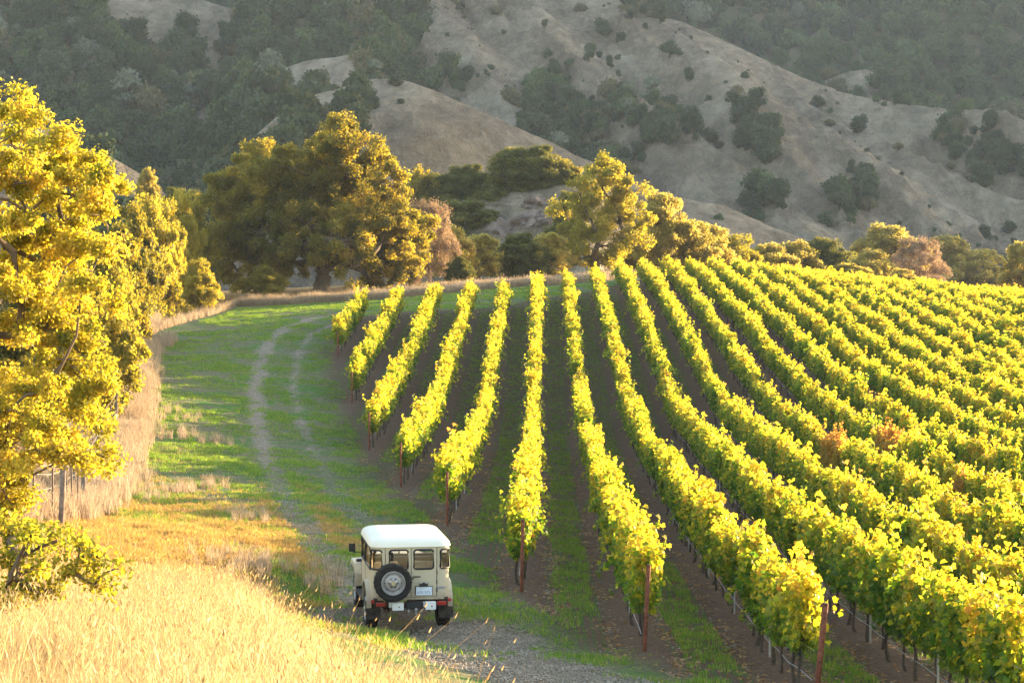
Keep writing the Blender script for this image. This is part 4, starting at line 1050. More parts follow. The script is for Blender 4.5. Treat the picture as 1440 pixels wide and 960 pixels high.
M_TURF = leaf_mat("green_grass_blade", [(0, (0.045, 0.11, 0.015)), (0.6, (0.09, 0.19, 0.028)), (0.9, (0.20, 0.24, 0.06)), (1, (0.36, 0.28, 0.12))], [(0, (0.15, 0.34, 0.02)), (0.7, (0.35, 0.50, 0.03)), (1, (0.60, 0.50, 0.12))], 0.45)
M_LITTER = leaf_mat("fallen_leaf", [(0, (0.14, 0.07, 0.035)), (0.6, (0.30, 0.16, 0.06)), (1, (0.45, 0.30, 0.08))], [(0, (0.3, 0.12, 0.04)), (1, (0.5, 0.3, 0.06))], 0.3)
def clump_mesh(seed, mat, n, hgt, wid, spread, lean=0.35, heads=0.0, seg=3):
    r = np.random.default_rng(seed); V, Q, T, Rn = [], [], [], []; base = 0
    for k in range(n):
        a = r.uniform(0, 6.28); rad = spread * math.sqrt(r.uniform(0, 1)); x0, y0 = rad * math.cos(a), rad * math.sin(a)
        h = hgt * r.uniform(0.5, 1.15); b = r.uniform(0, 6.28); ln = lean * h * r.uniform(0.2, 1.3)
        w = wid * r.uniform(0.7, 1.3); c = b + r.uniform(1.0, 2.1); cx_, cy_ = math.cos(c), math.sin(c); tone = r.uniform(0, 1)
        for s in range(seg + 1):
            q = s / seg; ww = w * (1 - 0.8 * q)
            px_, py_ = x0 + ln * q * q * math.cos(b), y0 + ln * q * q * math.sin(b); pz_ = h * q * (1 - 0.12 * q)
            V += [(px_ - ww * cx_, py_ - ww * cy_, pz_), (px_ + ww * cx_, py_ + ww * cy_, pz_)]; Rn += [tone, tone]
        for s in range(seg): Q.append((base + 2 * s, base + 2 * s + 1, base + 2 * s + 3, base + 2 * s + 2))
        base += 2 * (seg + 1)
        if r.uniform() < heads:
            tip = np.array([px_, py_, pz_]); L = r.uniform(0.035, 0.065); d = np.array([math.cos(b) * 0.5, math.sin(b) * 0.5, 0.85]); e = L * 0.15
            pc = np.array([cx_, cy_, 0]); pd = np.cross(d, pc)
            V += [tuple(tip - d * 0.3 * L), tuple(tip + pc * e), tuple(tip - pc * e), tuple(tip + pd * e), tuple(tip - pd * e), tuple(tip + d * L)]
            Rn += [min(1, tone + 0.3)] * 6
            for f in ((0, 1, 5, 2), (0, 3, 5, 4)): Q.append(tuple(base + j for j in f))
            base += 6
    return np_mesh("clump", V, np.array(Q), {"rnd": np.array(Rn)}, mat)
STRAW = [clump_mesh(k, M_STRAW, 44, (0.46, 0.62, 0.54, 0.70, 0.38)[k], 0.0030, 0.20, (0.5, 0.35, 0.9, 0.4, 1.3)[k], 0.14, 4) for k in range(5)]
STALK = [clump_mesh(50 + k, M_STRAW, 6, 0.92, 0.0040, 0.12, 0.45, 1.0, 4) for k in range(3)]
STRAW_LOW = [clump_mesh(10 + k, M_LOWG, 22, 0.11, 0.006, 0.20, 0.8, 0.1, 2) for k in range(3)]
FAWN = [clump_mesh(20 + k, M_FAWN, 30, 0.85, 0.011, 0.24, 0.35, 0.3) for k in range(4)]
TURF = [clump_mesh(30 + k, M_TURF, 22, 0.085, 0.008, 0.17, 0.7, 0, 2) for k in range(4)]
DRILL = [clump_mesh(40 + k, M_TURF, 16, 0.10, 0.007, 0.10, 0.5, 0, 2) for k in range(3)]
def litter_mesh(seed):
    r = np.random.default_rng(seed); n = 12
    pos = np.c_[r.normal(0, 0.28, (n, 2)), r.uniform(0.01, 0.03, n)]
    y = ang_dir(n, r); y[:, 2] *= 0.15; y /= np.linalg.norm(y, axis=1)[:, None]; z = ang_dir(n, r) * 0.35 + (0, 0, 1); x = np.cross(y, z); x /= np.linalg.norm(x, axis=1)[:, None]; z = np.cross(x, y)
    s = r.uniform(0.06, 0.12, n)[:, None, None]; sh = LEAF_O[None] * s
    v = pos[:, None] + sh[..., 0:1] * x[:, None] + sh[..., 1:2] * y[:, None] + sh[..., 2:3] * z[:, None]
    f = LEAF_OF[None] + (np.arange(n) * 6)[:, None, None]
    return np_mesh("litter", v.reshape(-1, 3), f.reshape(-1, 3), {"rnd": np.repeat(r.uniform(0, 1, n), 6)}, M_LITTER)
LIT = [litter_mesh(k) for k in range(4)]

def wedge(n, d0, d1, pxa, pxb, r, power=1.0):
    """random ground points inside the view wedge, thinner with distance"""
    u = r.uniform(0, 1, n); d = d0 * (d1 / d0) ** u if power == 0 else (d0 ** (power) + u * (d1 ** power - d0 ** power)) ** (1 / power)
    px = r.uniform(pxa, pxb, n); return (px - CX) / FP * d, d
def put(name, protos, x, y, s, label, cat, sink=0.0, hs=None):
    r = np.random.default_rng(len(x)); n = len(x)
    z = Hg(x, y) - sink
    sc = np.c_[s, s, s if hs is None else hs]
    return scatter(name, protos, np.c_[x, y, z], r.integers(0, len(protos), n), r.uniform(0, 6.28, n), sc, None, label, cat)
r = np.random.default_rng(99)
def parkd(x, y): return np.minimum(np.minimum(dist_path(x, y, TRACK_L), dist_path(x, y, TRACK_R)), dist_path(x, y, ROAD) - 1.0)
# the bank in front of the camera
x, y = wedge(15000, 13.0, 40.0, -140, 760, r, 1.6)
b = bank_mask(x, y); k = (r.uniform(0, 1, len(x)) < b) & (r.uniform(0, 1, len(x)) < 0.75 + 0.3 * tuft_noise(x, y, 1.4)) & (dist_path(x, y, ROAD) > 1.5)
x, y, b = x[k], y[k], b[k]
put("tall_dry_grass", STRAW, x, y, np.clip(0.72 + 0.25 * tuft_noise(x, y, 0.8, 2) + r.normal(0, 0.12, len(x)), 0.35, 1.3), "tall pale straw grass with seed heads filling the lower left corner", "dry grass")
q_ = r.uniform(0, 1, len(x)) < 0.16 + 0.25 * tuft_noise(x, y, 1.1, 9)
put("seed_stalks", STALK, x[q_], y[q_], r.uniform(0.6, 1.15, q_.sum()), "sparse taller grass stalks with seed heads rising from the straw bank", "dry grass")
# low dry grass on the lit part of the field
x, y = wedge(26000, 30.0, 72.0, 60, 560, r, 1.4)
dm = np.clip(sstep(66, 52, y + tuft_noise(x, y, 0.45) * 6) * sstep(-2.5, -6.5, x + tuft_noise(x, y, 0.9) * 2), 0, 1)
k = (r.uniform(0, 1, len(x)) < 0.08 + dm * (0.5 + 0.5 * tuft_noise(x, y, 1.1, 5))) & (x > fence_x(y)) & (x < edge_x(y)) & (parkd(x, y) > 0.5)
x, y = x[k], y[k]
put("short_dry_grass", STRAW_LOW, x, y, np.clip(r.normal(0.8, 0.3, len(x)), 0.3, 1.8), "short golden dry grass patches on the sunlit lower field", "dry grass")
# tall fawn grass along the fence, beyond the fence and along the far edge of the field
xs, ys = [], []
yy = r.uniform(40, 127, 3400); off = r.normal(0.65, 0.45, len(yy)); xs.append(fence_x(yy) + off); ys.append(yy)
yy = r.uniform(44, 140, 3800); off = -r.uniform(0.7, 9, len(yy)); xs.append(fence_x(yy) + off); ys.append(yy)
xx = r.uniform(-36, 24, 7000); xs.append(xx); ys.append(far_y(xx) + 0.3 + r.exponential(1.6, len(xx)))
xx = r.uniform(24, 110, 2600); xs.append(xx); ys.append(far_y(xx) + r.exponential(2.5, len(xx)))
x, y = np.concatenate(xs), np.concatenate(ys)
put("fawn_grass", FAWN, x, y, np.clip(0.72 + 0.3 * tuft_noise(x, y, 0.6, 1) + r.normal(0, 0.15, len(x)), 0.3, 1.4), "tall fawn coloured grass along the fence and far field edge", "dry grass")
# russet weed clumps standing in the field
x, y = [], []
for px_, py_, n_ in [(255, 615, 26), (305, 622, 22), (262, 590, 8), (235, 580, 8), (345, 728, 20), (240, 690, 22), (205, 700, 16), (300, 685, 16), (150, 700, 16), (330, 800, 30), (380, 815, 24), (420, 805, 18)]:
    gx0, gy0 = ground_at(px_, py_); x.append(gx0 + r.normal(0, 0.5, n_)); y.append(gy0 + r.normal(0, 0.9, n_))
x, y = np.concatenate(x), np.concatenate(y)
put("russet_weeds", FAWN, x, y, r.uniform(0.3, 0.62, len(x)), "clumps of low russet weeds scattered over the mown field", "weeds")
# green turf
x, y = wedge(110000, 33.0, 178.0, 150, 1000, r, 1.25)
dm = np.clip(sstep(60, 48, y + tuft_noise(x, y, 0.45) * 6) * sstep(-3.0, -7.0, x + tuft_noise(x, y, 0.9) * 2), 0, 1)
k = (x > fence_x(y) + 0.9) & (y < far_y(x) - 0.3) & ((x < edge_x(y) + 0.6) | (y > end_y(x) - 0.6)) & (r.uniform(0, 1, len(x)) > 0.93 * dm) & (r.uniform(0, 1, len(x)) < 0.36 + 0.7 * tuft_noise(x, y, 0.7, 3) + 0.45 * tuft_noise(x, y, 0.25, 8)) & (r.uniform(0, 1, len(x)) < 0.12 + sstep(0.1, 0.7, parkd(x, y)))
x, y = x[k], y[k]
put("green_turf", TURF, x, y, np.clip(0.8 + y / 140 + r.normal(0, 0.25, len(x)), 0.4, 2.4), "short green grass of the mown field left of the vines", "grass", hs=np.clip(r.normal(1.0, 0.35, len(x)), 0.4, 2.2))
# drilled lines of green cover between the vine rows
xs, ys = [], []
for i in range(1, 15):
    y0 = max(ROW_START[i], ROW_START.get(i + 1, 30)) - (2.5 if i < 8 else 0)
    for q in range(5):
        yy = np.arange(y0 - 1.5 * (q < 3), min(ROW_END[i], 165), 0.17) ; yy = yy + r.normal(0, 0.06, len(yy))
        xx = rowX(i, yy) + 2.4 * (0.5 + (q - 2) / 13.0) + 0.05 * np.sin(yy * 0.5 + i) + r.normal(0, 0.025, len(yy))
        keep = (r.uniform(0, 1, len(yy)) < 0.72 + 0.4 * tuft_noise(xx, yy, 0.5, 4)) & (r.uniform(0, 1, len(yy)) < np.clip(60 / yy, 0.35, 1))
        xs.append(xx[keep]); ys.append(yy[keep])
x, y = np.concatenate(xs), np.concatenate(ys)
put("cover_crop", DRILL, x, y, r.uniform(0.6, 1.3, len(x)), "thin drilled lines of green grass between the vine rows", "grass")
# loose stones on the lane and clods on the bare soil
M_STONE = leaf_mat("lane_stone", [(0, (0.10, 0.075, 0.055)), (1, (0.42, 0.36, 0.29))], [(0, 0.0), (1, 0.0)], 0.0)
def stone_mesh(seed):
    r_ = np.random.default_rng(seed); bm_ = bmesh.new(); bmesh.ops.create_icosphere(bm_, subdivisions=1, radius=0.028)
    cv_ = np.array([v_.co[:] for v_ in bm_.verts]); cf_ = np.array([[l_.index for l_ in f_.verts] for f_ in bm_.faces]); bm_.free()
    V_, F_, R_ = [], [], []
    for k_ in range(9):
        p_ = r_.normal(0, 0.16, 2); s_ = r_.uniform(0.3, 1.1)
        V_.append(cv_ * s_ * r_.uniform(0.6, 1.3, (1, 3)) * (1 + r_.normal(0, 0.15, (len(cv_), 1))) + (p_[0], p_[1], 0.008)); F_.append(cf_ + k_ * len(cv_)); R_.append(np.full(len(cv_), r_.uniform()))
    return np_mesh("stones", np.concatenate(V_), np.concatenate(F_), {"rnd": np.concatenate(R_)}, M_STONE)
STONES = [stone_mesh(k) for k in range(3)]
x, y = wedge(30000, 26.0, 75.0, 300, 1450, r, 1.2)
rp_ = np.abs((x - rowX(6, y)) / 2.4 - np.round((x - rowX(6, y)) / 2.4))
k = ((dist_path(x, y, ROAD) < 1.9) & (r.uniform(0, 1, len(x)) < 0.8)) | ((parkd(x, y) < 0.5) & (r.uniform(0, 1, len(x)) < 0.5)) | ((x > edge_x(y)) & (rp_ < 0.3) & (r.uniform(0, 1, len(x)) < 0.22))
put("loose_stones", STONES, x[k], y[k], r.uniform(0.3, 0.85, k.sum()), "small loose stones and clods on the lane and the bare soil", "stones")
# fallen leaves under the vines
x, y = wedge(6000, 28.0, 90.0, 480, 1450, r, 1.3)
k = (x > edge_x(y)) & (np.abs((x - rowX(6, y)) / 2.4 - np.round((x - rowX(6, y)) / 2.4)) < 0.33)
put("fallen_leaves", LIT, x[k], y[k], np.ones(k.sum()), "fallen brown vine leaves on the bare soil under the rows", "leaves")

# ---------------------------------------------------------------- fence
M_WOODP = simple_mat("weathered_post", (0.20, 0.15, 0.12), 0.95, bump=0.6, scale=9, var=0.3)
M_TPOST = simple_mat("dark_steel_post", (0.10, 0.06, 0.045), 0.8, bump=0.2, scale=12)
fr_ = empty("fence", (FENCE[5, 0], FENCE[5, 1], Hs(*FENCE[5])))
tag(fr_, "old wire fence with grey wooden posts along the left side of the field", "fence")
fl = Vector(fr_.location)
WP = post_mesh("wooden_post", 1.55, 0.075, M_WOODP, 7); TPm = post_mesh("steel_post", 1.45, 0.025, M_TPOST, 5)
def fpost(x, y, me, nm, sc=1.0):
    o = obj(nm, me, fr_, Vector((x, y, Hs(x, y))) - fl); o.rotation_euler = (rng.normal(0, .03), rng.normal(0, .03), 0); o.scale = (1, 1, sc); return o
wps = []
for k, yy in enumerate(np.arange(36, 124, 4.2)):
    fx = float(fence_x(yy)); wood = k % 3 == 0
    fpost(fx, yy, WP if wood else TPm, "wooden_post" if wood else "steel_post", rng.uniform(0.9, 1.15)); wps.append((fx, yy))
for px_, py_, wd in [(73, 736, 0), (85, 742, 1), (94, 722, 0), (101, 728, 0), (108, 728, 0), (117, 716, 1)]:
    gx0, gy0 = ground_at(px_, py_); fpost(gx0, gy0, WP if wd else TPm, "wooden_post" if wd else "steel_post", 0.95)
for px_, py_ in [(193, 494), (196, 492)]:
    gx0, gy0 = ground_at(px_, py_); fpost(gx0, gy0, WP, "wooden_post", 1.6)
yy = np.arange(36, 124.1, 1.4); fx = fence_x(yy); fz = H(fx, yy)
for hh in (0.35, 0.75, 1.15, 1.4):
    v, f = tube_mesh([(np.c_[fx, yy, fz + hh + 0.03 * np.sin(yy * 1.5 + hh * 9)] - np.array(fl), 0.006)], 4)
    obj("wire", np_mesh("wire", v, f, None, M_WIRE), fr_)
# a long dead branch leans along the fence
bp = [(191, 478, 1.5), (184, 492, 1.45), (179, 505, 1.4), (176, 522, 1.35), (169, 532, 1.2), (166, 545, 0.8), (166, 565, 0.4), (160, 592, 0.1)]
pts = []
for px_, py_, hh in bp:
    d_ = 118 - (py_ - 478) / 114 * 34; pts.append(pz(px_, py_, d_))
pts = np.array(pts); pc0 = pts[-1].copy()
v, f = tube_mesh([(pts - pc0, np.linspace(0.05, 0.09, len(pts)))], 6)
br = obj("dead_branch", np_mesh("dead_branch", v, f, None, M_TRUNK_PALE, smooth=True), None, pc0)
tag(br, "long pale dead branch leaning crookedly along the wire fence", "branch")

# ---------------------------------------------------------------- rocks
M_ROCK = simple_mat("dark_outcrop_rock", (0.15, 0.115, 0.105), 0.95, bump=0.9, scale=0.5, var=0.4)
M_BLUE = simple_mat("blue_grey_boulder", (0.16, 0.22, 0.30), 0.7, bump=0.6, scale=2.0, var=0.3)
def rock_mesh(name, seed, sx, sy, sz, mat, sub=4, amp=0.35):
    bm = bmesh.new(); bmesh.ops.create_icosphere(bm, subdivisions=sub, radius=1.0)
    for v_ in bm.verts:
        p = v_.co.copy(); o3 = Vector((seed * 3.1, seed * 1.7, 0))
        n_ = mnoise.fractal(p * 1.6 + o3, 1.0, 2.0, 5); c_ = mnoise.cell(p * 2.4 + o3) - 0.5; l_ = math.sin((p.z * 9 + p.x * 3 + n_ * 3))
        v_.co = p * (1 + amp * n_ + 0.14 * c_ + 0.03 * l_); v_.co.x *= sx; v_.co.y *= sy; v_.co.z *= sz
    me = bpy.data.meshes.new(name); bm.to_mesh(me); bm.free(); me.materials.append(mat); return me
def knoll_hit(px, py):
    d = np.linspace(180, 275, 800); x = (px - CX) / FP * d; z = -(py - HY) / FP * d
    k = np.nonzero(np.maximum(KNOLL.height(x, d), H(x, d)) > z)[0]; k = k[0] if len(k) else 799
    return x[k], d[k], z[k]
ROCKL = ["tallest dark rock face below the grassy knoll top", "dark rock right of the tallest rock face on the knoll", "low dark rock at the foot of the knoll hollow", "dark rock shelf at the left of the knoll outcrop",
         "purplish rock beside the airy golden tree", "small ledge of rock just under the knoll trees", "pointed rock at the lower left of the knoll"]
for k, (px_, py_, rr_) in enumerate([(738, 318, 26), (768, 314, 20), (735, 352, 22), (706, 326, 20), (782, 340, 18), (756, 288, 16), (700, 356, 16)]):
    x_, y_, z_ = knoll_hit(px_, py_); s = rr_ / FP * y_
    o = obj("rock_outcrop", rock_mesh("rock_outcrop", 2 + k, s * 1.45, s * 1.0, s * 0.85, M_ROCK, 4, 0.42), None, (x_, y_ + s * 0.4, z_ - s * 0.15)); o.rotation_euler = (0.3, -0.35, k * 0.7)
    tag(o, ROCKL[k], "rock", "dark rocks of the knoll")
for (px_, py_, rr_), lab in (((40, 536, 11), "larger blue grey boulder seen through a gap in the yellow oak"), ((20, 541, 7), "smaller blue grey boulder left of its larger neighbour")):
    gx0, gy0 = ground_at(px_, py_ + rr_ * 0.7, 40, 150); s = rr_ / FP * gy0
    o = obj("boulder", rock_mesh("boulder", px_, s * 1.2, s, s, M_BLUE, 3, 0.2), None, (gx0, gy0, Hs(gx0, gy0) + s * 0.5)); tag(o, lab, "rock")
# brush pile beside the far lane
gx0, gy0 = (1290 - CX) / FP * 246, 246.0
P_ = rng.normal(0, 1, (900, 3)) * (2.2, 1.0, 0.35) + (0, 0, 0.5); P_[:, 2] = np.abs(P_[:, 2])
v, f, li = leaf_cloud(P_, 0.4, LEAF_Q, LEAF_QF)
o = obj("brush_pile", np_mesh("brush_pile", v, f, {"rnd": rng.uniform(0, 0.6, len(P_))[li]}, M_WOOD[3]), None, (gx0, gy0, Hs(gx0, gy0)))
tag(o, "dark heap of cut brush below the pink bare tree", "brush pile"); o["kind"] = "thing"

# ---------------------------------------------------------------- haze over the valley
HAZE_DENSITY = 0.000085
bm = bmesh.new(); bmesh.ops.create_cube(bm, size=1.0)
for v_ in bm.verts:
    v_.co = Vector((v_.co.x * 3100, v_.co.y * 2300 + 890, v_.co.z * 480 + 480 / 2 - 30))
me = bpy.data.meshes.new("haze"); bm.to_mesh(me); bm.free()
hm = bpy.data.materials.new("valley_haze"); hm.use_nodes = True; hm.node_tree.nodes.clear()
ho = hm.node_tree.nodes.new("ShaderNodeOutputMaterial"); hv = hm.node_tree.nodes.new("ShaderNodeVolumePrincipled")
hv.inputs["Color"].default_value = (0.68, 0.80, 1.0, 1); hv.inputs["Density"].default_value = HAZE_DENSITY; hv.inputs["Anisotropy"].default_value = 0.0
hm.node_tree.links.new(hv.outputs[0], ho.inputs["Volume"]); me.materials.append(hm)
hz = obj("haze", me); tag(hz, "pale blue evening haze filling the valley", "haze", None, "stuff")
# ---------------------------------------------------------------- the truck
t = NT("cream_paint")
oc = t.objco(); sz_ = t.n("ShaderNodeSeparateXYZ", ins={0: oc}).outputs[2]
du = t.math('ADD', t.smooth(sz_, 1.15, 0.55), t.math('MULTIPLY', t.math('SUBTRACT', t.noise(7.0, oc, 6, 0.7), 0.5), 1.3))
cc_ = t.mix(t.noise(2.5, oc, 4), (0.45, 0.385, 0.28), (0.51, 0.44, 0.33))
cc_ = t.mix(t.math('MULTIPLY', t.smooth(du, 0.35, 1.2), 0.75), cc_, (0.27, 0.20, 0.14))
M_CREAM = t.done(t.principled(cc_, t.math('ADD', 0.38, t.math('MULTIPLY', du, 0.25), 0, True), 0, 0.5))
M_ROOF = simple_mat("white_roof_paint", (0.72, 0.69, 0.62), 0.42, spec=0.5, var=0.03, scale=3)
M_TYRE = simple_mat("tyre_rubber", (0.022, 0.020, 0.020), 0.85, spec=0.3, bump=0.3, scale=20, var=0.3)
M_DUSTY = simple_mat("dusty_rubber", (0.060, 0.048, 0.042), 0.9, var=0.35, scale=7)
M_STEEL = simple_mat("painted_wheel_steel", (0.36, 0.34, 0.35), 0.42, metal=0.5, var=0.1)
M_HUB = simple_mat("brass_hub", (0.55, 0.46, 0.30), 0.4, metal=0.6)
M_BLACK = simple_mat("black_trim", (0.020, 0.020, 0.024), 0.6, var=0.2)
M_UNDER = simple_mat("rusty_chassis", (0.085, 0.040, 0.024), 0.9, var=0.35, bump=0.3)
M_RED = simple_mat("red_lamp_lens", (0.34, 0.018, 0.015), 0.3, spec=0.6, var=0.05)
M_WHITEP = simple_mat("white_bumperette", (0.70, 0.70, 0.70), 0.4, var=0.05)
M_PLATE = simple_mat("plate_face", (0.62, 0.68, 0.78), 0.5, var=0.04)
M_BLUEP = simple_mat("blue_print", (0.10, 0.16, 0.36), 0.5, var=0.05)
M_BADGE = simple_mat("blue_grey_badge", (0.22, 0.26, 0.40), 0.45, var=0.05)
M_SEAT = simple_mat("tan_seat_vinyl", (0.50, 0.43, 0.33), 0.6, var=0.1)
M_AMBER = simple_mat("amber_lens", (0.6, 0.22, 0.03), 0.3, spec=0.6, var=0.05)
t = NT("window_glass")
tr = t.n("ShaderNodeBsdfTransparent"); tr.inputs[0].default_value = (0.93, 0.95, 0.95, 1)
gl_ = t.n("ShaderNodeBsdfGlossy"); gl_.inputs["Roughness"].default_value = 0.03
fr2 = t.n("ShaderNodeFresnel"); fr2.inputs[0].default_value = 1.5
mx = t.n("ShaderNodeMixShader"); t.t.links.new(t.math('ADD', t.math('MULTIPLY', fr2.outputs[0], 1.1), 0.03), mx.inputs[0])
t.t.links.new(tr.outputs[0], mx.inputs[1]); t.t.links.new(gl_.outputs[0], mx.inputs[2])
M_GLASS = t.done(mx.outputs[0])

TR_Y, TR_X = 38.9, -2.06
TR_RZ = R(9.6)
def th(lx, ly):
    c, s = math.cos(TR_RZ), math.sin(TR_RZ); return Hs(TR_X + lx * c - ly * s, TR_Y + lx * s + ly * c)
zr, zf_ = (th(-.7, 0) + th(.7, 0)) / 2, (th(-.7, 2.285) + th(.7, 2.285)) / 2
zl, zrt = (th(-.7, 0) + th(-.7, 2.285)) / 2, (th(.7, 0) + th(.7, 2.285)) / 2
truck = empty("offroad_truck", (TR_X, TR_Y, zr + 0.015))
truck.rotation_euler = (math.atan2(zf_ - zr, 2.285) + 0.008, 0.0, TR_RZ)
tag(truck, "boxy cream off road truck with white roof and spare wheel on its back", "truck")

def bm_obj(name, bm, mat, parent=None, smooth=False, bevel=0.0, seg=2):
    me = bpy.data.meshes.new(name)
    if bevel:
        bmesh.ops.bevel(bm, geom=[e for e in bm.edges if e.calc_face_angle(0) > 0.6], offset=bevel, segments=seg, affect='EDGES', profile=0.7)
    bmesh.ops.recalc_face_normals(bm, faces=bm.faces); bm.to_mesh(me); bm.free()
    me.materials.append(mat)
    if smooth:
        for p in me.polygons: p.use_smooth = True
    return obj(name, me, truck if parent is None else parent)
def box(bm, c, s, rot=None):
    m = Matrix.Translation(c) @ (rot if rot is not None else Matrix.Identity(4)) @ Matrix.Diagonal((s[0], s[1], s[2], 1))
    return bmesh.ops.create_cube(bm, size=1.0, matrix=m)
def cyl(bm, c, r, h, axis='Z', seg=16, r2=None):
    m = Matrix.Translation(c)
    if axis == 'Y': m = m @ Matrix.Rotation(math.pi / 2, 4, 'X')
    if axis == 'X': m = m @ Matrix.Rotation(math.pi / 2, 4, 'Y')
    return bmesh.ops.create_cone(bm, cap_ends=True, segments=seg, radius1=r, radius2=r if r2 is None else r2, depth=h, matrix=m)
def boxes(name, lst, mat, parent=None, bevel=0.0):
    bm = bmesh.new()
    for c, s in lst: box(bm, c, s)
    return bm_obj(name, bm, mat, parent, bevel=bevel)

YB, YF, HW, RC = -0.70, 1.42, 0.755, 0.20
def perim(off=0.0):
    """plan outline from the left door post round the back to the right door post"""
    pts = [(-HW - off, y) for y in np.linspace(YF, YB + RC, 24)]
    for a in np.linspace(0, math.pi / 2, 9)[1:-1]: pts.append((-HW + RC - (RC + off) * math.cos(a), YB + RC - (RC + off) * math.sin(a)))
    pts += [(x, YB - off) for x in np.linspace(-HW + RC, HW - RC, 24)]
    for a in np.linspace(math.pi / 2, 0, 9)[1:-1]: pts.append((HW - RC + (RC + off) * math.cos(a), YB + RC - (RC + off) * math.sin(a)))
    pts += [(HW + off, y) for y in np.linspace(YB + RC, YF, 24)]
    return np.array(pts)
PR = perim(); SL = np.concatenate([[0], np.cumsum(np.linalg.norm(np.diff(PR, axis=0), axis=1))])
def at_s(s, off=0.0):
    P_ = perim(off); return np.interp(s, SL, P_[:, 0]), np.interp(s, SL, P_[:, 1])
L1 = YF - YB - RC; LA = SL[-1] - 2 * L1 - 2 * (HW - RC); LA /= 2
sx_rear = lambda x: L1 + LA + (x + HW - RC)
ZG0, ZG1 = 1.235, 1.605
WINS = [(0.10, 0.72, 1.20, 1.60, "door"), (0.86, L1 - 0.06, 1.20, 1.60, "side"), (L1 + 0.03, L1 + LA - 0.01, 1.235, 1.605, "corner"),
        (SL[-1] - L1 - LA + 0.01, SL[-1] - L1 - 0.03, 1.235, 1.605, "corner"), (SL[-1] - L1 + 0.06, SL[-1] - 0.86, 1.20, 1.60, "side"), (SL[-1] - 0.72, SL[-1] - 0.10, 1.20, 1.60, "door"),
        (sx_rear(-0.50), sx_rear(0.50), 1.0, 1.61, "hole")]
def wall(name, s0, s1, z0, z1, wins, mat, off=0.0, arch=None, thick=0.03, parent=None):
    ss = set([s0, s1] + [s for s in SL if s0 < s < s1]); zs = set([z0, z1])
    for w in wins:
        ss |= {max(s0, w[0]), min(s1, w[1])}; zs |= {w[2], w[3]}
    if arch: ss |= set(np.linspace(arch[0] - arch[2], arch[0] + arch[2], 13)); zs |= set(np.linspace(z0, z0 + 0.4, 9))
    ss = sorted(ss); zs = sorted(zs); bm = bmesh.new(); vm_ = {}
    def V(s, z, o):
        k = (round(s, 5), round(z, 5), o)
        if k not in vm_: x, y = at_s(s, off - o); vm_[k] = bm.verts.new((x, y, z))
        return vm_[k]
    for a, b in zip(ss[:-1], ss[1:]):
        if b - a < 1e-5: continue
        for c, d in zip(zs[:-1], zs[1:]):
            ms, mz = (a + b) / 2, (c + d) / 2
            if any(w[0] < ms < w[1] and w[2] < mz < w[3] for w in wins): continue
            if arch and any(math.hypot((ms - q) / arch[2], (mz - arch[1]) / arch[3]) < 1 for q in ((arch[0], SL[-1] - arch[0]))): continue
            bm.faces.new((V(a, c, 0), V(b, c, 0), V(b, d, 0), V(a, d, 0)))
            bm.faces.new((V(a, c, thick), V(a, d, thick), V(b, d, thick), V(b, c, thick)))
    edges = [e for e in bm.edges if len(e.link_faces) == 1]; done = set()
    for e in edges:
        k = [kk for kk, vv in vm_.items() if vv in (e.verts[0], e.verts[1])]
        if len(k) == 2 and k[0][2] == 0 and k[1][2] == 0:
            try: bm.faces.new((vm_[k[0]], vm_[k[1]], vm_[(k[1][0], k[1][1], thick)], vm_[(k[0][0], k[0][1], thick)]))
            except (ValueError, KeyError): pass
    return bm_obj(name, bm, mat, parent)
def rrect(s0, s1, z0, z1, rr_, n=5):
    out = []
    for cx_, cz_, a0 in ((s1 - rr_, z1 - rr_, 0), (s0 + rr_, z1 - rr_, 90), (s0 + rr_, z0 + rr_, 180), (s1 - rr_, z0 + rr_, 270)):
        for a in np.linspace(a0, a0 + 90, n): out.append((cx_ + rr_ * math.cos(R(a)), cz_ + rr_ * math.sin(R(a))))
    return out
def window(s0, s1, z0, z1, off=0.0, parent=None, rr_=0.05):
    """rounded rubber surround, corner fillets and a pane that follows the wall"""
    loop = rrect(s0, s1, z0, z1, rr_)
    def dense(l):
        o_ = []
        for (a, b), (c, d) in zip(l, l[1:] + l[:1]):
            m = max(1, int(abs(c - a) / 0.04))
            for k in range(m): o_.append((a + (c - a) * k / m, b + (d - b) * k / m))
        return o_
    lp = dense(loop); pts = np.array([(*at_s(s, off + 0.004), z) for s, z in lp] + [(*at_s(lp[0][0], off + 0.004), lp[0][1])])
    v, f = tube_mesh([(pts, 0.019)], 6)
    fr_o = obj("window", np_mesh("window", v, f, None, M_BLACK, smooth=True), truck if parent is None else parent)
    # corner fillets in body colour are covered by the rubber; the pane
    n = 10; bm = bmesh.new(); rows = []
    for k in range(n + 1):
        s = s0 + (s1 - s0) * k / n; x, y = at_s(s, off - 0.008); rows.append((bm.verts.new((x, y, z0)), bm.verts.new((x, y, z1))))
    for a, b in zip(rows[:-1], rows[1:]): bm.faces.new((a[0], b[0], b[1], a[1]))
    bm_obj("pane", bm, M_GLASS, fr_o if parent is None else parent)
    cb = bmesh.new()
    for cs, cz, qs, qz in ((s0, z0, 1, 1), (s1, z0, -1, 1), (s0, z1, 1, -1), (s1, z1, -1, -1)):
        arc = [(cs + qs * rr_ * (1 - math.cos(a)), cz + qz * rr_ * (1 - math.sin(a))) for a in np.linspace(0, math.pi / 2, 5)]
        pv = [cb.verts.new((*at_s(cs, off), cz))] + [cb.verts.new((*at_s(s, off), z)) for s, z in arc]
        for k in range(1, len(pv) - 1): cb.faces.new((pv[0], pv[k], pv[k + 1]))
    bm_obj("window_corner", cb, M_CREAM, fr_o if parent is None else parent)
    return fr_o
s_axle = YF - 0.0
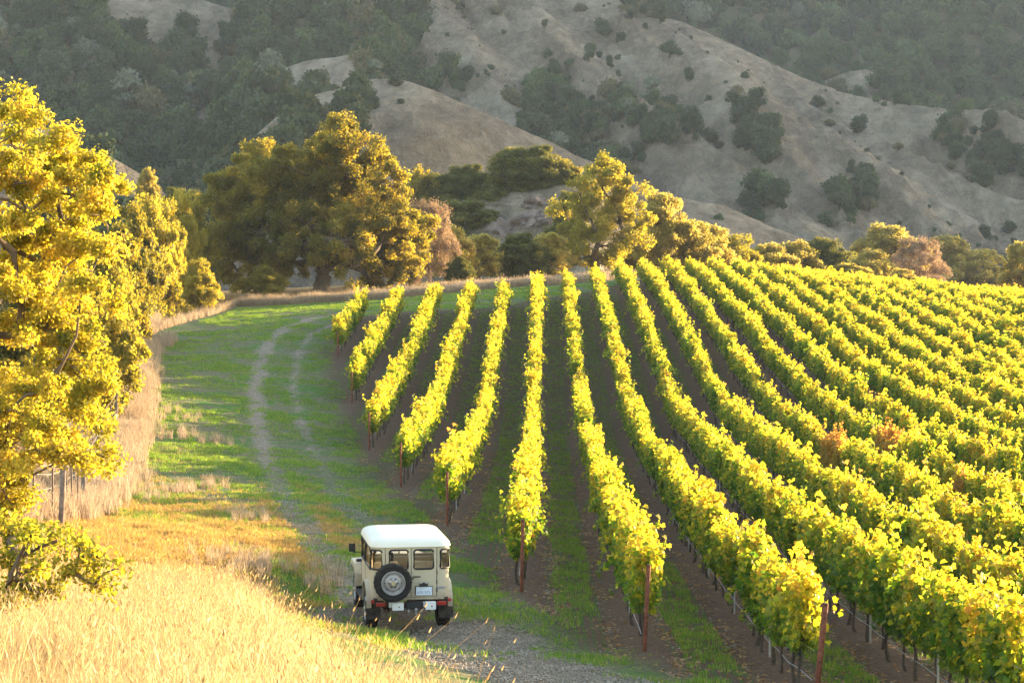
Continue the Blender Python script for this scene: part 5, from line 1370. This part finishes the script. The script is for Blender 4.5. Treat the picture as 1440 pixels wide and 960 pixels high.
body = wall("body", 0, SL[-1], 0.64, 1.675, WINS, M_CREAM, arch=(s_axle, 0.52, 0.47, 0.40))
for w in WINS[:-1]: window(w[0], w[1], w[2], w[3])
for sg in (-1, 1):
    a, b = (sx_rear(-0.488), sx_rear(-0.006)) if sg < 0 else (sx_rear(0.006), sx_rear(0.488))
    wx = (sx_rear(-0.42), sx_rear(-0.06)) if sg < 0 else (sx_rear(0.055), sx_rear(0.43))
    door = wall("rear_door", a, b, 0.70, 1.655, [(wx[0], wx[1], ZG0, ZG1)], M_CREAM, off=0.010, thick=0.035)
    door["label"] = "left rear door behind the spare wheel" if sg < 0 else "right rear door with the number plate"
    window(wx[0], wx[1], ZG0, ZG1, off=0.010, parent=door)
    bm = bmesh.new()
    for z in (0.82, 0.98, 1.16): cyl(bm, (sg * 0.497, YB - 0.018, z), 0.011, 0.07)
    bm_obj("hinge", bm, M_BLACK, door)
    bm = bmesh.new(); box(bm, (sg * 0.498, YB - 0.002, 1.17), (0.009, 0.01, 0.96)); box(bm, (sg * 0.25, YB - 0.002, 0.692), (0.5, 0.008, 0.008)) ; bm_obj("door_seam", bm, M_BLACK, door)
boxes("door_seam", [((0, YB - 0.004, 1.17), (0.010, 0.012, 0.95))], M_BLACK)
bm = bmesh.new(); box(bm, (0.10, YB - 0.035, 1.09), (0.15, 0.02, 0.02)); cyl(bm, (0.03, YB - 0.03, 1.05), 0.016, 0.03, 'Y'); bm_obj("door_handle", bm, M_BLACK, bevel=0.004)
# belt line and sill
bm = bmesh.new(); box(bm, (0, YB - 0.012, 0.675), (1.12, 0.025, 0.03)); bm_obj("sill", bm, M_CREAM, bevel=0.006)
# side door seams
bm = bmesh.new()
for sg in (-1, 1):
    for y in (0.62, 1.38): box(bm, (sg * (HW + 0.001), y, 1.14), (0.006, 0.010, 0.96))
bm_obj("side_door_seam", bm, M_BLACK)
# roof: lofted white cap
bm = bmesh.new(); rings = []
def roof_ring(off, z, y1=1.50):
    rc = max(0.05, RC + 0.03 + off * 0.9); x1, y0 = HW + off, YB - off; yy1 = y1 + off; p = []
    for cx_, cy_, a0 in ((x1 - rc, yy1 - rc, 0), (-x1 + rc, yy1 - rc, 90), (-x1 + rc, y0 + rc, 180), (x1 - rc, y0 + rc, 270)):
        for a in np.linspace(a0, a0 + 90, 8): p.append((cx_ + rc * math.cos(R(a)), cy_ + rc * math.sin(R(a)), z))
    return [bm.verts.new(q) for q in p]
for off, z in ((-0.02, 1.655), (0.030, 1.655), (0.034, 1.672), (0.026, 1.690), (0.018, 1.745), (-0.005, 1.80), (-0.05, 1.845), (-0.12, 1.88), (-0.24, 1.908), (-0.40, 1.923), (-0.56, 1.93)): rings.append(roof_ring(off, 1.655 + (z - 1.655) * 0.68))
for a, b in zip(rings[:-1], rings[1:]):
    for k in range(len(a)): bm.faces.new((a[k], a[(k + 1) % len(a)], b[(k + 1) % len(b)], b[k]))
bm.faces.new(rings[-1]); bm.faces.new(list(reversed(rings[0])))
bm_obj("roof", bm, M_ROOF, smooth=True)
# floor, chassis, axles
boxes("floor", [((0, 0.35, 0.66), (1.44, 2.06, 0.04)), ((-0.62, 0.0, 0.86), (0.22, 1.1, 0.38)), ((0.62, 0.0, 0.86), (0.22, 1.1, 0.38))], M_DUSTY)
bm = bmesh.new()
for sg in (-1, 1): box(bm, (sg * 0.36, 1.1, 0.52), (0.08, 3.7, 0.13))
for y in (-0.55, 0.4, 1.5): box(bm, (0, y, 0.52), (0.72, 0.08, 0.10))
box(bm, (0.25, 0.15, 0.46), (0.4, 0.6, 0.18)); bm_obj("chassis", bm, M_UNDER)
for y in (0.0, 2.285):
    bm = bmesh.new(); cyl(bm, (0, y, 0.36), 0.045, 1.3, 'X', 10); bmesh.ops.create_icosphere(bm, subdivisions=2, radius=0.14, matrix=Matrix.Translation((0.1, y, 0.35)))
bm_obj("axle", bm, M_UNDER, smooth=True)
for sg in (-1, 1):
    bm = bmesh.new()
    for k in range(4): box(bm, (sg * 0.46, 0.0, 0.40 + 0.018 * k), (0.06, 1.1 - 0.2 * (3 - k), 0.014))
    cyl(bm, (sg * 0.40, -0.28, 0.52), 0.035, 0.36, 'Z', 8)
    bm_obj("suspension", bm, M_UNDER)
bm = bmesh.new(); cyl(bm, (-0.48, -0.35, 0.44), 0.035, 0.8, 'Y', 8); bm_obj("exhaust_pipe", bm, M_UNDER)
# rear cross member, hitch, bumperettes, lamps, flaps
boxes("rear_crossmember", [((0, YB - 0.015, 0.565), (1.42, 0.07, 0.09))], M_UNDER, bevel=0.01)
bm = bmesh.new(); box(bm, (0.06, YB - 0.08, 0.545), (0.33, 0.10, 0.14))
for k in range(3): box(bm, (0.06, YB - 0.135, 0.505 + 0.04 * k), (0.26, 0.012, 0.012))
bm_obj("hitch_frame", bm, M_BLACK, bevel=0.008)
bm = bmesh.new(); cyl(bm, (0.08, YB - 0.14, 0.42), 0.02, 0.08); bmesh.ops.create_icosphere(bm, subdivisions=2, radius=0.033, matrix=Matrix.Translation((0.08, YB - 0.14, 0.475)))
for sx in (-0.06, 0.2): box(bm, (sx, YB - 0.11, 0.45), (0.03, 0.05, 0.05))
bm_obj("tow_ball", bm, M_STEEL, smooth=False)
for cx_, w in ((-0.27, 0.22), (0.36, 0.20)):
    bmp = boxes("bumperette", [((cx_, YB - 0.12, 0.545), (w, 0.12, 0.15)), ((cx_ - 0.14 if cx_ < 0 else cx_ - 0.13, YB - 0.08, 0.565), (0.05, 0.06, 0.10))], M_WHITEP, bevel=0.012)
    bm = bmesh.new(); cyl(bm, (cx_ + 0.02, YB - 0.184, 0.54), 0.014, 0.012, 'Y', 8); bm_obj("bolt", bm, M_BLACK, bmp)
for sg in (-1, 1):
    boxes("tail_lamp", [((sg * 0.59, YB - 0.045, 0.575), (0.17, 0.05, 0.075))], M_RED, bevel=0.012)
    bm = bmesh.new(); cyl(bm, (sg * 0.745, YB - 0.015, 0.63), 0.036, 0.045, 'Y', 14); bm_obj("reflector", bm, M_RED, bevel=0.006)
    bm = bmesh.new(); box(bm, (sg * 0.71, -0.46, 0.42), (0.29, 0.02, 0.36)); bm_obj("mud_flap", bm, M_DUSTY, bevel=0.004)
# wheel arch flares of the rear wheels
for sg in (-1, 1):
    bm = bmesh.new(); prev = None
    for a in np.linspace(-0.15, math.pi + 0.15, 18):
        y, z = 0.50 * math.cos(a), 0.53 + 0.42 * math.sin(a); yi, zi = 0.455 * math.cos(a), 0.53 + 0.385 * math.sin(a)
        row = [bm.verts.new((sg * (HW - 0.01), y, z)), bm.verts.new((sg * (HW + 0.085), y * 0.97, z - 0.01)), bm.verts.new((sg * (HW + 0.085), yi, zi - 0.01)), bm.verts.new((sg * (HW - 0.01), yi, zi))]
        if prev:
            for k in range(4): bm.faces.new((prev[k], prev[(k + 1) % 4], row[(k + 1) % 4], row[k]))
        prev = row
    bm_obj("wheel_arch", bm, M_CREAM)
# wheels
def wheel(c, r=0.375, w=0.235, axis='X', spare=False, flip=1):
    e_ = bmesh.new(); prof = [(r - 0.15, -w * 0.42), (r - 0.05, -w * 0.5), (r - 0.012, -w * 0.44), (r, -w * 0.34), (r - 0.006, -w * 0.1), (r, 0), (r - 0.006, w * 0.1), (r, w * 0.34), (r - 0.012, w * 0.44), (r - 0.05, w * 0.5), (r - 0.15, w * 0.42)]
    n = 48; rg = []
    for k in range(n):
        a = 2 * math.pi * k / n; row = []
        for i_, (pr, px2) in enumerate(prof):
            q = pr - (0.013 if (k % 2 and 2 < i_ < 8) else 0); row.append(e_.verts.new((px2, q * math.cos(a), q * math.sin(a))))
        rg.append(row)
    for k in range(n):
        for i_ in range(len(prof) - 1): e_.faces.new((rg[k][i_], rg[k][i_ + 1], rg[(k + 1) % n][i_ + 1], rg[(k + 1) % n][i_]))
        e_.faces.new((rg[k][-1], rg[k][0], rg[(k + 1) % n][0], rg[(k + 1) % n][-1]))
    hub = bm_obj("spare_wheel" if spare else "wheel", e_, M_TYRE)
    hub.location = c; hub.rotation_euler = (0, 0, -math.pi / 2 if axis == 'Y' else (math.pi if flip < 0 else 0))
    b2 = bmesh.new(); pr2 = [(0.232, 0.105), (0.225, 0.118), (0.212, 0.112), (0.200, 0.060), (0.175, 0.045), (0.165, 0.062), (0.150, 0.085), (0.11, 0.075), (0.07, 0.080), (0.068, 0.085), (0.001, 0.085)]
    rg = []
    for k in range(32):
        a = 2 * math.pi * k / 32; rg.append([b2.verts.new((p_[1], p_[0] * math.cos(a), p_[0] * math.sin(a))) for p_ in pr2])
    for k in range(32):
        for i_ in range(len(pr2) - 1): b2.faces.new((rg[k][i_], rg[k][i_ + 1], rg[(k + 1) % 32][i_ + 1], rg[(k + 1) % 32][i_]))
    bm_obj("rim", b2, M_STEEL, hub, smooth=True)
    b3 = bmesh.new()
    cyl(b3, (0.105, 0, 0), 0.048, 0.07, 'X', 16, 0.04); bm_obj("hub_cap", b3, M_HUB, hub)
    b3 = bmesh.new()
    for k in range(6): cyl(b3, (0.088, 0.088 * math.cos(k * 1.047), 0.088 * math.sin(k * 1.047)), 0.013, 0.02, 'X', 6)
    for k in range(8): cyl(b3, (0.068, 0.155 * math.cos(k * .785), 0.155 * math.sin(k * .785)), 0.016, 0.012, 'X', 8)
    bm_obj("lug_nut", b3, M_BLACK, hub)
    return hub
for y in (0.0, 2.285):
    wheel((-0.705, y, 0.372), flip=-1); wheel((0.705, y, 0.372), flip=1)
wheel((-0.375, YB - 0.20, 1.015), 0.368, 0.21, 'Y', True)
boxes("spare_carrier", [((-0.375, YB - 0.06, 1.015), (0.16, 0.12, 0.16)), ((-0.375, YB - 0.03, 0.80), (0.05, 0.05, 0.3))], M_BLACK)
# number plate, its lamp, badge
plate = boxes("number_plate", [((0.245, YB - 0.045, 0.815), (0.31, 0.012, 0.16))], M_PLATE, bevel=0.004)
boxes("plate_bracket", [((0.245, YB - 0.030, 0.82), (0.335, 0.012, 0.175))], M_BLACK)
bm = bmesh.new()
for k, (w_, h_) in enumerate([(0.028, 0.045), (0.022, 0.05), (0.03, 0.045), (0.010, 0.02), (0.028, 0.045), (0.022, 0.05), (0.026, 0.045)]):
    xx_ = 0.135 + k * 0.0365; box(bm, (xx_ - w_ * 0.3, YB - 0.053, 0.79), (w_ * 0.25, 0.006, h_)); box(bm, (xx_ + w_ * 0.1, YB - 0.053, 0.79 + (0.015 if k % 2 else -0.015)), (w_ * 0.8, 0.006, 0.010))
pm_ = bm_obj("plate_print", bm, M_BLUEP, plate); pm_["kind"] = "stuff"
bm = bmesh.new(); box(bm, (0.235, YB - 0.06, 0.935), (0.16, 0.07, 0.055)); cyl(bm, (0.235, YB - 0.085, 0.955), 0.03, 0.05, 'Y', 12); bm_obj("plate_lamp", bm, M_BLACK, bevel=0.006)
boxes("plate_lamp_cover", [((0.18, YB - 0.07, 0.972), (0.05, 0.05, 0.02)), ((0.29, YB - 0.07, 0.972), (0.05, 0.05, 0.02))], M_STEEL)
fc_ = bpy.data.curves.new("badge_text", 'FONT'); fc_.body = "TOYOTA"; fc_.size = 0.062; fc_.extrude = 0.004; fc_.align_x = 'CENTER'
fo = bpy.data.objects.new("badge_text", fc_); COL.objects.link(fo); bpy.context.view_layer.update()
bme = bpy.data.meshes.new_from_object(fo.evaluated_get(bpy.context.evaluated_depsgraph_get())); bme.name = "badge"
COL.objects.unlink(fo); bpy.data.objects.remove(fo); bme.materials.clear(); bme.materials.append(M_BADGE)
bo = obj("badge", bme, truck, (0.585, YB - 0.006, 0.845)); bo.rotation_euler = (math.pi / 2, 0, 0.10); bo.scale = (0.72, 1, 1); bo["kind"] = "stuff"
# bonnet, cowl, grille, front wings, windscreen
bm = bmesh.new(); vs_ = []
for y, w, zt in ((1.42, 0.73, 1.17), (1.75, 0.66, 1.16), (2.6, 0.58, 1.10), (2.72, 0.56, 1.04)):
    vs_.append([bm.verts.new(p) for p in ((-w, y, 0.64), (-w, y, zt - 0.07), (-w + 0.08, y, zt), (0, y, zt + 0.025), (w - 0.08, y, zt), (w, y, zt - 0.07), (w, y, 0.64))])
for a, b in zip(vs_[:-1], vs_[1:]):
    for k in range(6): bm.faces.new((a[k], a[k + 1], b[k + 1], b[k]))
bm.faces.new(vs_[-1]); bm.faces.new(list(reversed(vs_[0]))); bm_obj("bonnet", bm, M_CREAM)
boxes("grille", [((0, 2.74, 0.86), (1.1, 0.05, 0.36))], M_WHITEP, bevel=0.01)
for sg in (-1, 1):
    bm = bmesh.new(); prof = [(1.62, 0.56), (1.66, 0.80), (1.80, 0.985), (2.60, 0.985), (2.78, 0.93), (2.80, 0.80), (2.70, 0.80), (2.58, 0.885), (1.95, 0.885), (1.84, 0.78), (1.74, 0.56)]
    xi, xo = sg * 0.56, sg * 0.86
    ia = [bm.verts.new((xi, y, z)) for y, z in prof]; oa = [bm.verts.new((xo, y, z - 0.015)) for y, z in prof]
    for k in range(len(prof)): bm.faces.new((ia[k], ia[(k + 1) % len(prof)], oa[(k + 1) % len(prof)], oa[k]))
    bmesh.ops.triangulate(bm, faces=[bm.faces.new(oa), bm.faces.new(list(reversed(ia)))])
    bm_obj("front_wing", bm, M_CREAM)
    bm = bmesh.new(); box(bm, (sg * 0.74, 1.9, 1.025), (0.15, 0.09, 0.06)); tl = bm_obj("turn_lamp", bm, M_BLACK, bevel=0.01)
    boxes("lens", [((sg * 0.815, 1.9, 1.025), (0.03, 0.07, 0.05))], M_AMBER, tl)
    bm = bmesh.new(); cyl(bm, (sg * 0.43, 2.78, 0.92), 0.09, 0.05, 'Y', 18); bm_obj("headlight", bm, M_STEEL)
    boxes("side_step", [((sg * 0.80, 1.02, 0.50), (0.14, 0.85, 0.04))], M_BLACK)
bm = bmesh.new()
for sg in (-1, 1): box(bm, (sg * 0.73, 1.43, 1.42), (0.05, 0.05, 0.46))
box(bm, (0, 1.43, 1.19), (1.46, 0.05, 0.06)); box(bm, (0, 1.43, 1.645), (1.46, 0.05, 0.05)); box(bm, (0, 1.43, 1.42), (0.03, 0.03, 0.42))
ws = bm_obj("windscreen_frame", bm, M_CREAM)
bm = bmesh.new(); box(bm, (0, 1.43, 1.42), (1.42, 0.006, 0.42)); bm_obj("pane", bm, M_GLASS, ws)
bm = bmesh.new(); v0 = bm.verts.new
box(bm, (-0.95, 1.42, 1.36), (0.13, 0.03, 0.17)); box(bm, (-0.84, 1.40, 1.27), (0.20, 0.015, 0.015)); bm_obj("door_mirror", bm, M_BLACK, bevel=0.008)
bm = bmesh.new(); box(bm, (0.95, 1.42, 1.36), (0.13, 0.03, 0.17)); box(bm, (0.84, 1.40, 1.27), (0.20, 0.015, 0.015)); bm_obj("door_mirror", bm, M_BLACK, bevel=0.008)
for sg in (-1, 1):
    boxes("seat", [((sg * 0.36, 0.75, 0.86), (0.50, 0.5, 0.16)), ((sg * 0.36, 0.50, 1.02), (0.46, 0.12, 0.36))], M_SEAT, bevel=0.03)
bm = bmesh.new()
for k in range(20):
    a0, a1 = k * 0.314, (k + 1) * 0.314
    box(bm, (-0.36 + 0.19 * math.cos(a0), 1.13 + 0.07 * math.sin(a0), 1.20 + 0.17 * math.sin(a0)), (0.06, 0.025, 0.06))
cyl(bm, (-0.36, 1.22, 1.15), 0.02, 0.3, 'Y', 8); bm_obj("steering_wheel", bm, M_BLACK)
boxes("dashboard", [((0, 1.32, 1.08), (1.42, 0.14, 0.2))], M_CREAM, bevel=0.02)
boxes("front_bumper", [((0, 2.95, 0.55), (1.5, 0.08, 0.14))], M_WHITEP, bevel=0.01)
